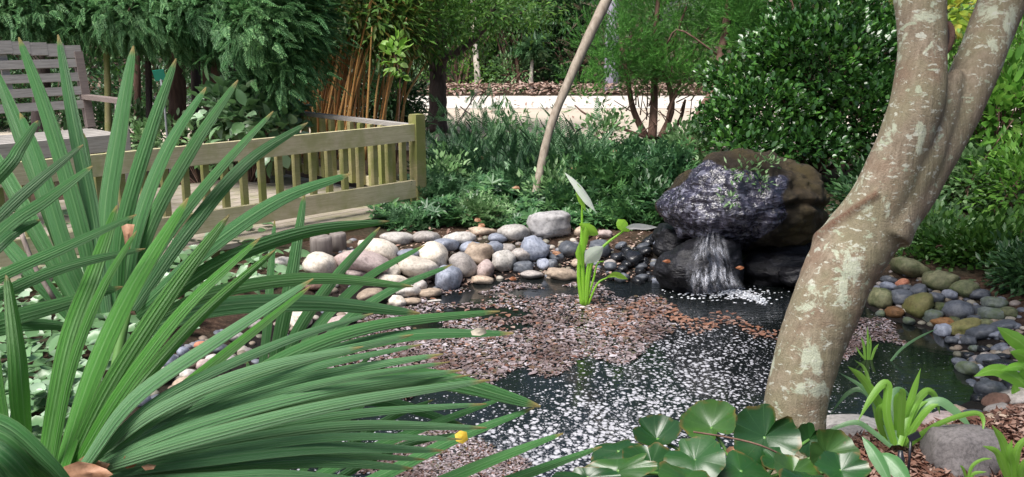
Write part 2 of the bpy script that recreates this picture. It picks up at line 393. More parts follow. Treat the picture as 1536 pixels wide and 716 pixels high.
# ---------------------------------------------------------------- stones banked round the pond
# px, py, w, h, tilt, material, what it looks like
FAR = [
 (596, 359, 47, 20, 2, 'palegrey', 'long pale grey egg-shaped stone'), (640, 357, 39, 18, 0, 'warmgrey', 'brownish grey oval stone'),
 (690, 358, 48, 19, -2, 'palegrey', 'long smooth pale cobble'), (724, 348, 42, 13, 3, 'tan', 'flat tan stone'),
 (771, 349, 46, 24, -2, 'palegrey', 'rounded buff cobble'), (746, 358, 29, 15, 5, 'bluegrey', 'small oval blue-grey stone'),
 (741, 372, 28, 18, -5, 'bluegrey', 'small round blue-grey stone'), (718, 381, 41, 31, 10, 'tan', 'rough tan stone'),
 (695, 399, 46, 32, 35, 'warmgrey', 'tilted warm grey stone'), (727, 406, 24, 30, 30, 'pink', 'upright pinkish stone'),
 (755, 392, 34, 31, 0, 'palegrey', 'ball-shaped pale stone'), (783, 383, 33, 20, 14, 'warmgrey', 'dappled grey oval stone'),
 (802, 374, 40, 34, 32, 'bluegrey', 'big slanting blue-grey stone'), (784, 401, 30, 17, -6, 'slate', 'dark oval slate stone'),
 (853, 375, 31, 25, 0, 'slate', 'round dark slate stone'), (834, 387, 22, 13, -5, 'slate', 'small dark slate stone'),
 (827, 397, 19, 15, 0, 'slate', 'small dark blue stone'), (797, 412, 36, 12, 0, 'warmgrey', 'flat wet brown-grey stone'),
 (843, 412, 48, 18, 4, 'tan', 'broad flat wet brown stone'), (723, 421, 33, 13, 8, 'tan', 'flat buff stone'),
 (672, 419, 42, 38, -30, 'bluegrey', 'wedge-shaped wet blue-grey stone'), (651, 383, 44, 33, 35, 'cream', 'plump cream white stone'),
 (627, 403, 58, 30, 6, 'cream', 'largest cream white oval stone'), (569, 375, 62, 30, 17, 'cream', 'broad white sloping stone'),
 (541, 395, 84, 34, 6, 'pink', 'long mauve grey boulder'), (481, 399, 50, 33, 8, 'cream', 'blunt white stone'),
 (536, 411, 34, 15, 6, 'pink', 'low pinkish stone'), (585, 409, 32, 19, -20, 'cream', 'small cream stone'),
 (592, 421, 44, 17, 12, 'cream', 'flat white stone'), (613, 437, 36, 17, -6, 'palegrey', 'smooth whitish stone'),
 (644, 440, 35, 14, -6, 'tan', 'flattened tan stone'), (596, 453, 24, 17, 30, 'cream', 'tilted little cream stone'),
 (556, 444, 42, 21, -12, 'tan', 'rough brown stone'), (618, 452, 30, 10, 0, 'tan', 'thin tan stone'),
 (650, 455, 30, 10, -4, 'palegrey', 'thin pale stone'), (631, 429, 19, 15, 0, 'warmgrey', 'tiny grey stone'),
 (474, 430, 30, 12, 0, 'redbrown', 'low dark brown stone'), (451, 479, 27, 28, 0, 'cream', 'squarish white stone'),
 (504, 484, 52, 17, -20, 'pink', 'slanting pinkish stone'), (424, 396, 28, 20, 0, 'palegrey', 'round whitish stone'),
 (899, 374, 30, 25, 0, 'slate', 'grey stone behind the green stalks'), (874, 349, 27, 19, 0, 'tan', 'round buff stone'),
 (907, 352, 22, 13, 0, 'pink', 'little rosy stone'), (949, 389, 29, 22, 0, 'dark', 'shiny black round stone'),
 (967, 392, 12, 11, 0, 'dark', 'tiny black stone'), (934, 404, 16, 11, 0, 'dark', 'small black stone'), (925, 386, 18, 12, 0, 'dark', 'black wet stone'),
 (940, 377, 18, 11, -10, 'dark', 'wet black pebble'), (963, 370, 22, 9, -20, 'slate', 'thin slate pebble'),
 (991, 374, 28, 9, 48, 'bluegrey', 'slim tilted blue-grey stone'), (981, 398, 14, 11, 0, 'slate', 'small slate pebble'),
 (984, 423, 17, 15, 0, 'bluegrey', 'small violet grey stone'), (960, 408, 16, 11, 0, 'dark', 'low black stone'), (915, 396, 18, 13, 0, 'warmgrey', 'small dull grey stone'),
 (762, 373, 24, 14, 0, 'warmgrey', 'half-hidden grey stone'), (706, 372, 30, 18, 0, 'bluegrey', 'shaded blue-grey stone'), (668, 368, 40, 20, 0, 'bluegrey', 'shaded slab-like grey stone'),
 (815, 397, 20, 16, 0, 'bluegrey', 'little blue-grey stone'), (868, 395, 22, 12, 0, 'tan', 'small tan stone'), (613, 383, 34, 18, 0, 'bluegrey', 'shaded grey stone'),
]
RIGHT = [
 (1364, 403, 56, 28, 22, 'olive', 'large long olive stone'), (1409, 422, 48, 30, 4, 'olive', 'rounded brownish olive boulder'),
 (1447, 434, 44, 26, 0, 'mossy', 'mossy dark boulder'), (1467, 442, 30, 18, 0, 'slate', 'slate stone'),
 (1335, 421, 26, 12, 20, 'slate', 'narrow dark slate stone'), (1333, 430, 26, 13, 14, 'bluegrey', 'narrow blue-grey stone'),
 (1354, 425, 19, 13, -25, 'brick', 'brick red stone'), (1358, 434, 26, 14, 0, 'slate', 'half-hidden slate stone'),
 (1376, 437, 29, 18, -38, 'slate', 'tilted oval slate stone'), (1320, 449, 32, 34, 8, 'olive', 'pale olive round-cornered stone'),
 (1350, 447, 31, 25, 0, 'slate', 'round slate stone'), (1342, 469, 28, 20, 6, 'orange', 'orange brown stone'),
 (1377, 459, 44, 30, -42, 'oliveyellow', 'bright olive yellow leaning stone'), (1403, 447, 23, 15, 5, 'slate', 'small oval slate stone'),
 (1424, 443, 22, 17, 0, 'bluegrey', 'small round blue-grey stone'), (1411, 462, 21, 16, 0, 'mossy', 'dark moss green stone'),
 (1398, 475, 27, 22, 0, 'greengrey', 'round grey-green stone'), (1437, 466, 44, 32, -10, 'slate', 'big dark grey stone'),
 (1465, 466, 19, 16, 0, 'slate', 'little slate stone'), (1489, 472, 40, 20, 6, 'greengrey', 'long green-grey stone'),
 (1416, 484, 38, 16, 5, 'orange', 'low ochre brown stone'), (1446, 492, 46, 24, -22, 'oliveyellow', 'mottled olive yellow stone'),
 (1414, 496, 23, 20, 0, 'bluegrey', 'grey stone at the waterline'), (1363, 482, 18, 13, 0, 'greengrey', 'small grey-green stone'),
 (1473, 498, 46, 20, -10, 'slate', 'long slate stone'), (1504, 489, 38, 14, -14, 'slate', 'slim slate stone'), (1478, 485, 26, 13, 0, 'mossy', 'low moss-dark stone'),
 (1428, 511, 20, 11, 6, 'slate', 'flat slate stone'), (1452, 512, 20, 16, 10, 'slate', 'wet rounded slate stone'), (1493, 502, 26, 11, 0, 'bluegrey', 'low blue-grey stone'),
 (1461, 523, 15, 10, 0, 'greengrey', 'tiny grey-green stone'), (1452, 534, 19, 12, 0, 'dark', 'black waterline stone'),
 (1439, 543, 23, 12, 0, 'slate', 'low grey stone'), (1451, 553, 29, 21, 5, 'greengrey', 'light grey-green stone'),
 (1484, 542, 32, 20, -8, 'slate', 'smooth slate stone'), (1468, 553, 13, 12, 0, 'bluegrey', 'tiny blue-grey stone'), (1509, 548, 58, 15, 4, 'dark', 'long black stone'),
 (1530, 559, 32, 16, 0, 'slate', 'slate block'), (1504, 536, 21, 12, 0, 'dark', 'small black stone'),
 (1487, 585, 46, 27, 5, 'slate', 'large smooth slate boulder'), (1513, 583, 22, 27, 20, 'dark', 'upright black stone'),
 (1494, 603, 40, 20, -34, 'redbrown', 'dark red-brown slanting stone'), (1524, 597, 48, 22, -22, 'warmgrey', 'grey sloping stone'),
 (1533, 573, 24, 18, 0, 'slate', 'rounded slate lump'), (1530, 614, 32, 14, -8, 'redbrown', 'flat red-brown stone'),
 (1478, 572, 15, 9, 0, 'slate', 'tiny slate pebble'), (1467, 598, 19, 13, 0, 'dark', 'black pebble'), (1321, 471, 15, 11, 0, 'greengrey', 'tiny green-grey pebble'),
 (1390, 452, 18, 12, 0, 'slate', 'wedged slate pebble'), (1462, 480, 20, 14, 0, 'slate', 'dull slate pebble'), (1432, 480, 18, 12, 0, 'mossy', 'moss-dark pebble'), (1512, 470, 26, 18, 0, 'mossy', 'mossy shaded stone'),
 (1490, 455, 34, 18, 0, 'greengrey', 'shaded green-grey stone'), (1515, 505, 30, 16, 0, 'slate', 'shaded slate stone'), (1475, 525, 18, 12, 0, 'dark', 'wet black stone'),
]
NEAR = [
 (1275, 640, 102, 22, -3, 'palegrey', 'long flat pale grey slab'), (1279, 652, 76, 22, 3, 'warmgrey', 'low grey rounded slab'),
 (1413, 634, 62, 27, -6, 'pink', 'pale pinkish rounded slab'), (1439, 616, 22, 13, 20, 'tan', 'small buff stone'),
 (1457, 620, 32, 8, -6, 'slate', 'thin dark sliver of stone'), (1498, 627, 42, 13, -8, 'tan', 'flat brown stone'), (1496, 613, 34, 9, -14, 'warmgrey', 'thin grey stone'),
]
SHADE = [(254, 543, 22, 22, 'bluegrey', 'round blue-grey pebble'), (241, 564, 31, 22, 'palegrey', 'pale grey pebble'), (275, 528, 16, 15, 'bluegrey', 'tiny blue pebble'),
 (305, 548, 19, 17, 'pink', 'pinkish pebble'), (282, 562, 22, 15, 'palegrey', 'whitish pebble'), (278, 576, 36, 19, 'tan', 'long tan pebble'), (214, 602, 22, 17, 'bluegrey', 'dull blue-grey pebble'),
 (291, 531, 14, 11, 'slate', 'small slate pebble'), (317, 538, 17, 11, 'palegrey', 'small pale pebble'), (262, 521, 24, 12, 'slate', 'flat slate pebble'), (224, 580, 18, 16, 'bluegrey', 'smooth grey pebble'),
 (240, 530, 20, 13, 'warmgrey', 'grey flecked pebble'), (330, 524, 22, 14, 'slate', 'dark slate pebble'), (345, 540, 18, 12, 'palegrey', 'oval whitish pebble'), (222, 620, 24, 15, 'warmgrey', 'wide grey pebble'),
 (300, 518, 18, 11, 'brick', 'brick red pebble'), (352, 505, 26, 14, 'palegrey', 'flat pale pebble'), (385, 488, 26, 16, 'warmgrey', 'brown-grey pebble'), (410, 462, 28, 16, 'cream', 'cream pebble'), (398, 430, 30, 16, 'palegrey', 'pale flat pebble')]

ANCH = {  # short names of stones and things one can find
 'far': [(627, 403, 'largest cream oval stone'), (821, 338, 'big angular grey rock'), (541, 395, 'long mauve grey boulder'), (672, 419, 'wedge-shaped wet stone'), (755, 392, 'ball-shaped pale stone'),
         (876, 440, 'bright green pond stalks'), (1035, 400, 'waterfall ledge'), (718, 381, 'rough tan stone'), (596, 359, 'egg-shaped grey stone'), (843, 412, 'broad flat wet stone')],
 'right': [(1364, 403, 'long olive stone'), (1342, 469, 'orange brown stone'), (1377, 459, 'olive yellow leaning stone'), (1437, 466, 'big dark grey stone'), (1446, 492, 'mottled olive yellow stone'),
           (1320, 449, 'pale olive stone'), (1487, 585, 'large smooth slate boulder'), (1451, 553, 'light grey-green stone'), (1509, 548, 'long black stone'), (1447, 434, 'mossy dark boulder'), (1494, 603, 'red-brown slanting stone')],
 'near': [(1444, 675, 'basalt boulder'), (1340, 640, 'arching strap-leaved clump')],
 'shade': [(254, 543, 'round blue-grey pebble'), (278, 576, 'long tan pebble'), (330, 524, 'dark slate pebble'), (410, 462, 'cream pebble')]}
used_labels = set()
def stone_label(desc, x, y, key):
    A = sorted(ANCH[key], key=lambda a: math.hypot(a[0] - x, 1.3 * (a[1] - y)))
    A = [a for a in A if math.hypot(a[0] - x, a[1] - y) > 4 and a[2] not in desc and desc not in a[2]]
    for k in range(len(A)):
        a = A[k]; dx, dy = x - a[0], y - a[1]
        rel = 'above' if dy < -abs(dx) * .7 else 'below' if dy > abs(dx) * .7 else 'beside'
        l = f'{desc} {rel} the {a[2]}'
        tail = {'far': ' on the far bank', 'right': ' on the shady bank', 'near': ' at the near edge', 'shade': ' seen between palm blades'}[key]
        if len((l + tail).split()) <= 16: l += tail
        if l not in used_labels: used_labels.add(l); return l
    return l
GR = {'far': 'cobbles banked along the far side of the pond', 'right': 'cobbles banked along the shady side of the pond', 'near': 'flat stones edging the near side of the pond', 'shade': 'pebbles behind the palm'}
seed = 1
for key, rows in (('far', FAR), ('right', RIGHT), ('near', NEAR)):
    for (x, y, w, h, t, mk, d) in rows:
        pebble('pond_stone', x, y, w * (.97 if key == 'right' else 1.04), h * (1.0 if key == 'right' else 1.06), t, mk, stone_label(d, x, y, key), GR[key], seed, rough=.2, blocky=(0, .12, .22)[seed % 3]); seed += 1
for (x, y, w, h, mk, d) in SHADE:
    pebble('pond_stone', x, y, w * 1.1, h * 1.1, random.uniform(-20, 20), mk, stone_label(d, x, y, 'shade'), GR['shade'], seed); seed += 1
pebble('angular_rock', 823, 338, 66, 40, -6, 'angular', 'big angular light grey rock topping the far cobble bank under the shrubs', None, 77, rough=.12, blocky=.38, cat='rock', sub=ICO4)
pebble('basalt_boulder', 1444, 682, 112, 84, 4, 'basalt', 'rough dark grey basalt boulder sitting in the bark mulch', None, 83, rough=.12, blocky=.34, cat='boulder', sub=ICO4, rd=50)
for k in range(26):
    x, y = rng.uniform(915, 992), rng.uniform(358, 424); w = rng.uniform(11, 24)
    pebble('wet_pebble', x, y, w, w * rng.uniform(.55, .8), rng.uniform(-25, 25), 'dark' if k % 4 else 'slate', 'small black wet pebble between the pond stalks and the waterfall ledge', 'black wet pebbles beside the waterfall ledge', 300 + k, rough=.15)
# smaller filler pebbles wedged between the banked cobbles, one object: nobody could count them
fb = MB(); V0, F0 = ico(2)
for poly, cnt in (([(455, 410), (520, 360), (700, 352), (900, 360), (985, 375), (985, 425), (860, 418), (735, 424), (640, 446), (560, 470), (470, 500)], 260),
                  ([(1310, 425), (1350, 395), (1460, 425), (1536, 455), (1536, 600), (1470, 600), (1440, 545), (1400, 490), (1310, 470)], 240), ([(200, 620), (230, 530), (350, 490), (460, 470), (400, 560), (300, 640)], 120)):
    pp = np.array(poly, float); lo, hi = pp.min(0), pp.max(0); c = 0
    while c < cnt:
        q = lo + rng.random(2) * (hi - lo); ins = False
        for a, b in zip(pp, np.roll(pp, -1, 0)):
            if (a[1] > q[1]) != (b[1] > q[1]) and q[0] < (b[0] - a[0]) * (q[1] - a[1]) / (b[1] - a[1]) + a[0]: ins = not ins
        if not ins: continue
        c += 1; p = ground_hit(*q); r = rng.uniform(.011, .026) * np.array([1.2, 1, .7]); an = rng.uniform(0, 6)
        rot = np.array([[math.cos(an), math.sin(an), 0], [-math.sin(an), math.cos(an), 0], [0, 0, 1]])
        fb.add((V0 * r * (1 + .1 * np.sin(V0 * 3 + c))) @ rot + p, F0)
m, nt = mat('gravel'); ge = nt.nodes.new('ShaderNodeNewGeometry')
c = ramp(nt, ge.outputs['Random Per Island'], [(0, (.06, .07, .09)), (.3, (.16, .17, .2)), (.55, (.22, .17, .13)), (.8, (.1, .1, .07)), (1, (.4, .36, .31))]); finish(nt, c, .6); M['gravel'] = m
tag(fb.build('pond_gravel', M['gravel']), kind='stuff')

# ---------------------------------------------------------------- the waterfall boulder, its ledge and the falling water
def outline_rock(outline, d, thick, seed, amp=.05, nth=160, nph=64, power=.75, back=.8):
    """a volume round the outline (reference pixels), bulging towards and away from the viewer"""
    O = np.array(outline, float); c = O.mean(0); k = d / FPX
    ang = np.arctan2(-(O[:, 1] - c[1]), O[:, 0] - c[0]); rad = np.hypot(O[:, 0] - c[0], O[:, 1] - c[1])
    o = np.argsort(ang); ang, rad = ang[o], rad[o]
    th = np.linspace(-np.pi, np.pi, nth, endpoint=False)
    Rr = np.interp(th, np.r_[ang[-1] - 2 * np.pi, ang, ang[0] + 2 * np.pi], np.r_[rad[-1], rad, rad[0]]) * k
    ph = np.linspace(0, np.pi, nph)
    s = np.sin(ph)[:, None] ** power; cz = np.cos(ph)[:, None]
    X = s * (Rr * np.cos(th))[None]; Z = s * (Rr * np.sin(th))[None]; Y = -cz * thick * np.where(cz > 0, 1, back) + 0 * X
    Q = np.stack([X, Y, Z], -1)
    V = Q.reshape(-1, 3)
    dirn = nrm(V / np.array([1, .9, 1]))
    ns = nz3(V, 3.2, seed, 4) + .35 * nz3(V, 11, seed + 3, 4) + .35 * np.abs(nz3(V, 5, seed + 9, 2))
    V = V + dirn * (amp * ns)[:, None]
    cen = at(c[0], c[1], d)
    Wd = cen + V @ CAMAX
    i = (np.arange(nph - 1)[:, None] * nth); j = np.arange(nth)[None]; kk = (j + 1) % nth
    F = np.stack([i + j, i + kk, i + nth + kk, i + nth + j], -1).reshape(-1, 4)
    return Wd, F, V, dirn @ CAMAX
BO = [(993, 322), (998, 300), (1015, 276), (1036, 252), (1062, 238), (1092, 231), (1130, 233), (1165, 243), (1196, 258), (1224, 278), (1239, 298), (1237, 318), (1230, 340), (1212, 358), (1180, 370),
      (1140, 372), (1100, 366), (1060, 362), (1034, 356), (1012, 340)]
BD = 5.42
Wd, F, Lc, Nn = outline_rock(BO, BD, .42, 11, .066, 240, 100)
pp = project(Wd)
crack = np.exp(-((pp[:, 1] - (309 + 4 * np.sin(pp[:, 0] / 14))) / 5.5) ** 2) * smooth(1150, 1185, pp[:, 0]) * (Lc[:, 1] < .1)
Wd = Wd - Nn * (.05 * crack)[:, None]
m, nt = mat('waterfall_rock'); v = nt.nodes.new('ShaderNodeNewGeometry').outputs['Position']
a = noise_tex(nt, v, 30, 10, .78); b = noise_tex(nt, v, 4.5, 4, .6)
c = ramp(nt, a, [(.3, (.03, .022, .014)), (.55, (.085, .062, .035)), (.75, (.19, .15, .08))])
c = mix(nt, ramp(nt, b, [(.46, 0.0), (.66, .7)]), c, (.12, .095, .03))
c = mix(nt, ramp(nt, noise_tex(nt, v, 7, 5), [(.52, 0.0), (.68, .8)]), c, (.04, .035, .02))
c = mix(nt, ramp(nt, noise_tex(nt, v, 12, 8, .75), [(.54, 0.0), (.62, .7)]), c, (.03, .026, .018)); finish(nt, c, .75, bump(nt, a, 1.0, .03), .3); M['fallrock'] = m
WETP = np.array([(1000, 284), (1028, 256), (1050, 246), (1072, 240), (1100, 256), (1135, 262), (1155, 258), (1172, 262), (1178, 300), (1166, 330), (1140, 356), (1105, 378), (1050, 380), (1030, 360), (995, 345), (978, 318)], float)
def inpoly(P, poly):
    ins = np.zeros(len(P), bool)
    for a, b in zip(poly, np.roll(poly, -1, 0)):
        cnd = (a[1] > P[:, 1]) != (b[1] > P[:, 1]); den = (b[1] - a[1]) if b[1] != a[1] else 1e-9
        ins ^= cnd & (P[:, 0] < (b[0] - a[0]) * (P[:, 1] - a[1]) / den + a[0])
    return ins
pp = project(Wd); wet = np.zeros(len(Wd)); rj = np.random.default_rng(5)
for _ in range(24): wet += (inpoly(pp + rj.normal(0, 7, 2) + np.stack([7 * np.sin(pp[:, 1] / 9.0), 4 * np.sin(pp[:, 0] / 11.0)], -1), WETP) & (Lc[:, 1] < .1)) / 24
rip = .006 * nz3(Wd * np.array([1, 1, 2.4]), 14, 4, 3)
Wd = Wd + Nn * (wet * (.006 + rip))[:, None]
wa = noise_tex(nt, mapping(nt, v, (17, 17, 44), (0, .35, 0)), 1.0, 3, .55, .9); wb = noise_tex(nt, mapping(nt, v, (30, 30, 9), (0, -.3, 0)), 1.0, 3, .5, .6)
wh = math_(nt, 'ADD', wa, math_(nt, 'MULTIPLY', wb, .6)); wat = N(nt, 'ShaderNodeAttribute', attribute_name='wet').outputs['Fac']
dry = [n_ for n_ in nt.nodes if n_.type == 'BSDF_PRINCIPLED'][0]; outn = [n_ for n_ in nt.nodes if n_.type == 'OUTPUT_MATERIAL'][0]
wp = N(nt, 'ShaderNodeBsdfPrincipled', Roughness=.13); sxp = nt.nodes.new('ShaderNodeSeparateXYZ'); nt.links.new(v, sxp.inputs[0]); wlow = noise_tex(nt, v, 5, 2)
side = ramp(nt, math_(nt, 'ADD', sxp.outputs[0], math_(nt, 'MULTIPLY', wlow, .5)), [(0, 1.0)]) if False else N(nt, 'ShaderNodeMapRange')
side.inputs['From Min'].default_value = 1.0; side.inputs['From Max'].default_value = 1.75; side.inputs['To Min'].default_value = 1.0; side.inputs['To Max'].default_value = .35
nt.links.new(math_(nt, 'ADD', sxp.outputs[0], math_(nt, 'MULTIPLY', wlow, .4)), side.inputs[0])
glint_ = math_(nt, 'MULTIPLY', ramp(nt, math_(nt, 'ADD', math_(nt, 'MULTIPLY', wa, .65), math_(nt, 'MULTIPLY', wb, .35)), [(.50, 0.0), (.58, .5), (.68, .95)]), side.outputs[0])
nt.links.new(mix(nt, glint_, ramp(nt, wb, [(.35, (.012, .011, .018)), (.7, (.045, .04, .065))]), (.31, .31, .39)), wp.inputs['Base Color']); wp.inputs['Specular IOR Level'].default_value = .9  # pale ripple crests: sky glints painted into the wet face's colour
nt.links.new(bump(nt, wh, .8, .018), wp.inputs['Normal'])
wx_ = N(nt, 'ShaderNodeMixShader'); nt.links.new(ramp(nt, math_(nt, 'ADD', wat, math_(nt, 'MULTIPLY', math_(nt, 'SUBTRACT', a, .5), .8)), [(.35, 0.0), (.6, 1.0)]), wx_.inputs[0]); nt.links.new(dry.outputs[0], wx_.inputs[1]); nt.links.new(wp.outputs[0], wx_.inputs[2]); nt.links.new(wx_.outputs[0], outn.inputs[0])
dark_zone = np.zeros(len(Wd)); DP = np.array([(985, 330), (1000, 270), (1040, 238), (1100, 222), (1150, 228), (1185, 262), (1188, 330), (1170, 380), (1000, 385)], float)
for _ in range(24): dark_zone += (inpoly(pp + rj.normal(0, 12, 2) + np.stack([8 * np.sin(pp[:, 1] / 9.0), 6 * np.sin(pp[:, 0] / 13.0)], -1), DP)) / 24
dat = N(nt, 'ShaderNodeAttribute', attribute_name='dark_zone').outputs['Fac']; bc_ = dry.inputs['Base Color']; src_ = bc_.links[0].from_socket
nt.links.new(mix(nt, math_(nt, 'MULTIPLY', dat, .82), src_, (.022, .017, .012)), bc_)  # rock colour darkened over all but the boulder's olive end
me = MB().add(Wd, F).data('rock_body'); at_ = me.attributes.new('dark_zone', 'FLOAT', 'POINT'); at_.data.foreach_set('value', dark_zone.astype(np.float32)); at_ = me.attributes.new('wet', 'FLOAT', 'POINT'); at_.data.foreach_set('value', wet.astype(np.float32)); me.materials.append(M['fallrock'])
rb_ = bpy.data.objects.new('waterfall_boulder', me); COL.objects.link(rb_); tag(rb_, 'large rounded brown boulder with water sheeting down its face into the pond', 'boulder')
# ledge rock under it and dark base rocks
LO = [(984, 408), (990, 392), (1010, 378), (1030, 366), (1050, 356), (1085, 352), (1110, 362), (1112, 390), (1108, 420), (1090, 436), (1040, 436), (1000, 430)]
m, nt = mat('ledge_rock'); v = nt.nodes.new('ShaderNodeNewGeometry').outputs['Position']
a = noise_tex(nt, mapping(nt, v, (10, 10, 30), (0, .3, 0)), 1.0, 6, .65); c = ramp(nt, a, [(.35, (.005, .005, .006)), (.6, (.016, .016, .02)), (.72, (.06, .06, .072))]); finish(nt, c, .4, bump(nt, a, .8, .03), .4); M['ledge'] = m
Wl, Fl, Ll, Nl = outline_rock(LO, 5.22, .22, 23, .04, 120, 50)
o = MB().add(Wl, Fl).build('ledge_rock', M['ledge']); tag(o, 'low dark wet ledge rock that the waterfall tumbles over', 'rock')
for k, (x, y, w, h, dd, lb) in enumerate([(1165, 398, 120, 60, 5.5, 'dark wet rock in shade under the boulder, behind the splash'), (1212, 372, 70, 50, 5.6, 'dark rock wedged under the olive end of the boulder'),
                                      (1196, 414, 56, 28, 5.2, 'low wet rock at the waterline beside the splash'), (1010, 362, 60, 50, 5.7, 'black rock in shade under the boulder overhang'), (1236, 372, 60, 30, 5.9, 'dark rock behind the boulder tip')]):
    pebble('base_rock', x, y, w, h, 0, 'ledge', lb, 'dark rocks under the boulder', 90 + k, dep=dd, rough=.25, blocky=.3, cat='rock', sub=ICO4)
# falling water: ribbons that run over the ledge
m, nt = mat('falling_water'); uv = nt.nodes.new('ShaderNodeTexCoord').outputs['UV']
a = noise_tex(nt, mapping(nt, uv, (13, 4.0, 1)), 1.0, 6, .75, 1.3); a2 = noise_tex(nt, mapping(nt, uv, (32, 14, 1)), 1.0, 4, .7, .9); a3 = noise_tex(nt, mapping(nt, uv, (3.5, 3, 1)), 1.0, 2)
sxu = nt.nodes.new('ShaderNodeSeparateXYZ'); nt.links.new(uv, sxu.inputs[0])
edge = math_(nt, 'MULTIPLY', ramp(nt, sxu.outputs[0], [(0, 0.0), (.2, 1.0), (.8, 1.0), (1, 0.0)]), ramp(nt, sxu.outputs[1], [(0, .3), (.15, .8), (.6, 1.0), (1, 1.0)]))
al = math_(nt, 'ADD', math_(nt, 'MULTIPLY', a, .5), math_(nt, 'ADD', math_(nt, 'MULTIPLY', a2, .35), math_(nt, 'MULTIPLY', a3, .3)))
al = math_(nt, 'MULTIPLY', ramp(nt, al, [(.52, .02), (.64, .4), (.74, .95)]), edge)
p = N(nt, 'ShaderNodeBsdfPrincipled', Roughness=.25); p.inputs['Base Color'].default_value = (.72, .74, .82, 1); tr = nt.nodes.new('ShaderNodeBsdfTransparent')
ms = N(nt, 'ShaderNodeMixShader'); nt.links.new(al, ms.inputs[0]); nt.links.new(tr.outputs[0], ms.inputs[1]); nt.links.new(p.outputs[0], ms.inputs[2])
nt.links.new(bump(nt, a, .6, .01), p.inputs['Normal']); out = nt.nodes.new('ShaderNodeOutputMaterial'); nt.links.new(ms.outputs[0], out.inputs[0]); M['fall'] = m
fb = MB(); nu, nv = 70, 60
U_, V_ = np.meshgrid(np.linspace(0, 1, nu), np.linspace(0, 1, nv)); wl = np.interp(V_, [0, .35, .7, 1], [1040, 1036, 1026, 1030]); wr_ = np.interp(V_, [0, .35, .7, 1], [1090, 1094, 1110, 1124])
px_ = wl + (wr_ - wl) * U_ + 2 * np.sin(V_ * 9 + U_ * 5); py_ = 350 + 90 * V_ + 3 * np.sin(U_ * 8)
dd_ = 5.03 - .06 * smooth(.0, .35, V_) - .10 * V_ + .035 * np.sin(U_ * 11 + 1) * (1 - V_ * .5) + .012 * np.sin(U_ * 37 + V_ * 4) + .03 * np.sin(V_ * 13)
pts = CAM + dd_[..., None] * (FW + ((px_ - 768) / FPX)[..., None] * RT + ((358 - py_) / FPX)[..., None] * UP)
i = (np.arange(nv - 1)[:, None] * nu + np.arange(nu - 1)[None]).ravel(); fb.add(pts.reshape(-1, 3), np.stack([i, i + 1, i + nu + 1, i + nu], -1), np.stack([U_.ravel(), V_.ravel()], -1))
o = fb.build('waterfall', M['fall']); tag(o, 'white streaks of water falling over the dark ledge into the pond', 'waterfall')
o['kind'] = 'stuff'
# splash froth
sb = MB(); V0, F0 = ico(1)
for k in range(900):
    a = rng.uniform(0, 6.28); rr = abs(rng.normal(0, 1)); c = atz(1075, 441, 0)
    x, y = c[0] + .16 * rr * math.cos(a) + .05, c[1] + .08 * rr * math.sin(a)
    if rng.random() < .35:
        q = atz(rng.uniform(1085, 1145), 0, 0) if False else atz(*(np.array([1090, 436]) + rng.random() * np.array([58, 20]) + rng.normal(0, 2.5, 2)), 0); x, y = q[0], q[1]
    r = rng.uniform(.002, .006)
    sb.add(V0 * r * np.array([1.6, 1.1, .55]) + np.array([x, y, .003 + max(0, .03 * (1 - rr)) * rng.random()]), F0)
m, nt = mat('froth'); finish(nt, (.78, .8, .84), .4); M['froth'] = m
tag(sb.build('splash_foam', M['froth']), kind='stuff')

# ---------------------------------------------------------------- deck, railings, bench
DZ = .22
CR = atz(628, 306, DZ); CR[2] = 0
da = nrm(np.array([-.70, -.714, 0])); db = nrm(np.array([-.714, .70, 0])); dz = np.array([0, 0, 1.0])
AX = np.stack([da, db, dz])
def dk(a, b, z): return CR + a * da + b * db + np.array([0, 0, z])
deck = empty('wooden_deck', dk(0, 0, ground_z(CR[0], CR[1])), 'low wooden plank deck with a mossy edge beam beside the pond', 'deck')
b = MB()
for k in range(15):
    w = .135; y = -.17 + (k + .5) * .142
    b.box(dk(2.35, y, DZ - .015), (4.86, w, .03), AX)
b.build('deck_boards', M['deckboard'], deck, False)
b = MB(); b.box(dk(2.35, -.135, DZ - .10), (4.8, .045, .135), AX); b.box(dk(-.03, .95, DZ - .10), (.045, 2.1, .135), AX); b.build('edge_beam', M['beam'], deck, False)

rail = empty('front_railing', dk(0, 0, DZ), 'pale wooden railing with mossy balusters along the pond edge of the deck', 'railing')
b = MB(); b.box(dk(0, 0, DZ + .29), (.082, .082, .66), AX); b.box(dk(0, 0, DZ + .625), (.076, .076, .012), AX); b.build('corner_post', M['post'], rail, False)
for nm, z0, z1 in (('top_rail', .452, .568), ('bottom_rail', .055, .178)):
    b = MB(); b.box(dk(2.04, -.012, DZ + (z0 + z1) / 2), (4.0, .032, z1 - z0), AX); b.build(nm, M['rail'], rail, False)
b = MB(); b.box(dk(4.1, 0, DZ + .29), (.082, .082, .66), AX); b.build('end_post', M['post'], rail, False)
bal = MB(); bal.box((0, 0, 0), (.036, .036, .46), AX); bme = bal.data('baluster', False); bme.materials.append(M['baluster'])
def baluster(parent, p):
    o = bpy.data.objects.new('baluster', bme); COL.objects.link(o); o.parent = parent; o.matrix_parent_inverse = parent.matrix_world.inverted(); o.location = Vector(p)
for k in range(32): baluster(rail, dk(.115 + k * .122, .024, DZ + .315))
rear = empty('side_railing', dk(0, .9, DZ), 'lower side railing with thin cap running back from the corner post', 'railing')
b = MB(); b.box(dk(0, .92, DZ + .545), (.06, 1.74, .028), AX); b.build('cap_rail', M['weathered'], rear, False)
b = MB(); b.box(dk(0.0, .92, DZ + .10), (.03, 1.74, .07), AX); b.build('bottom_rail', M['rail'], rear, False)
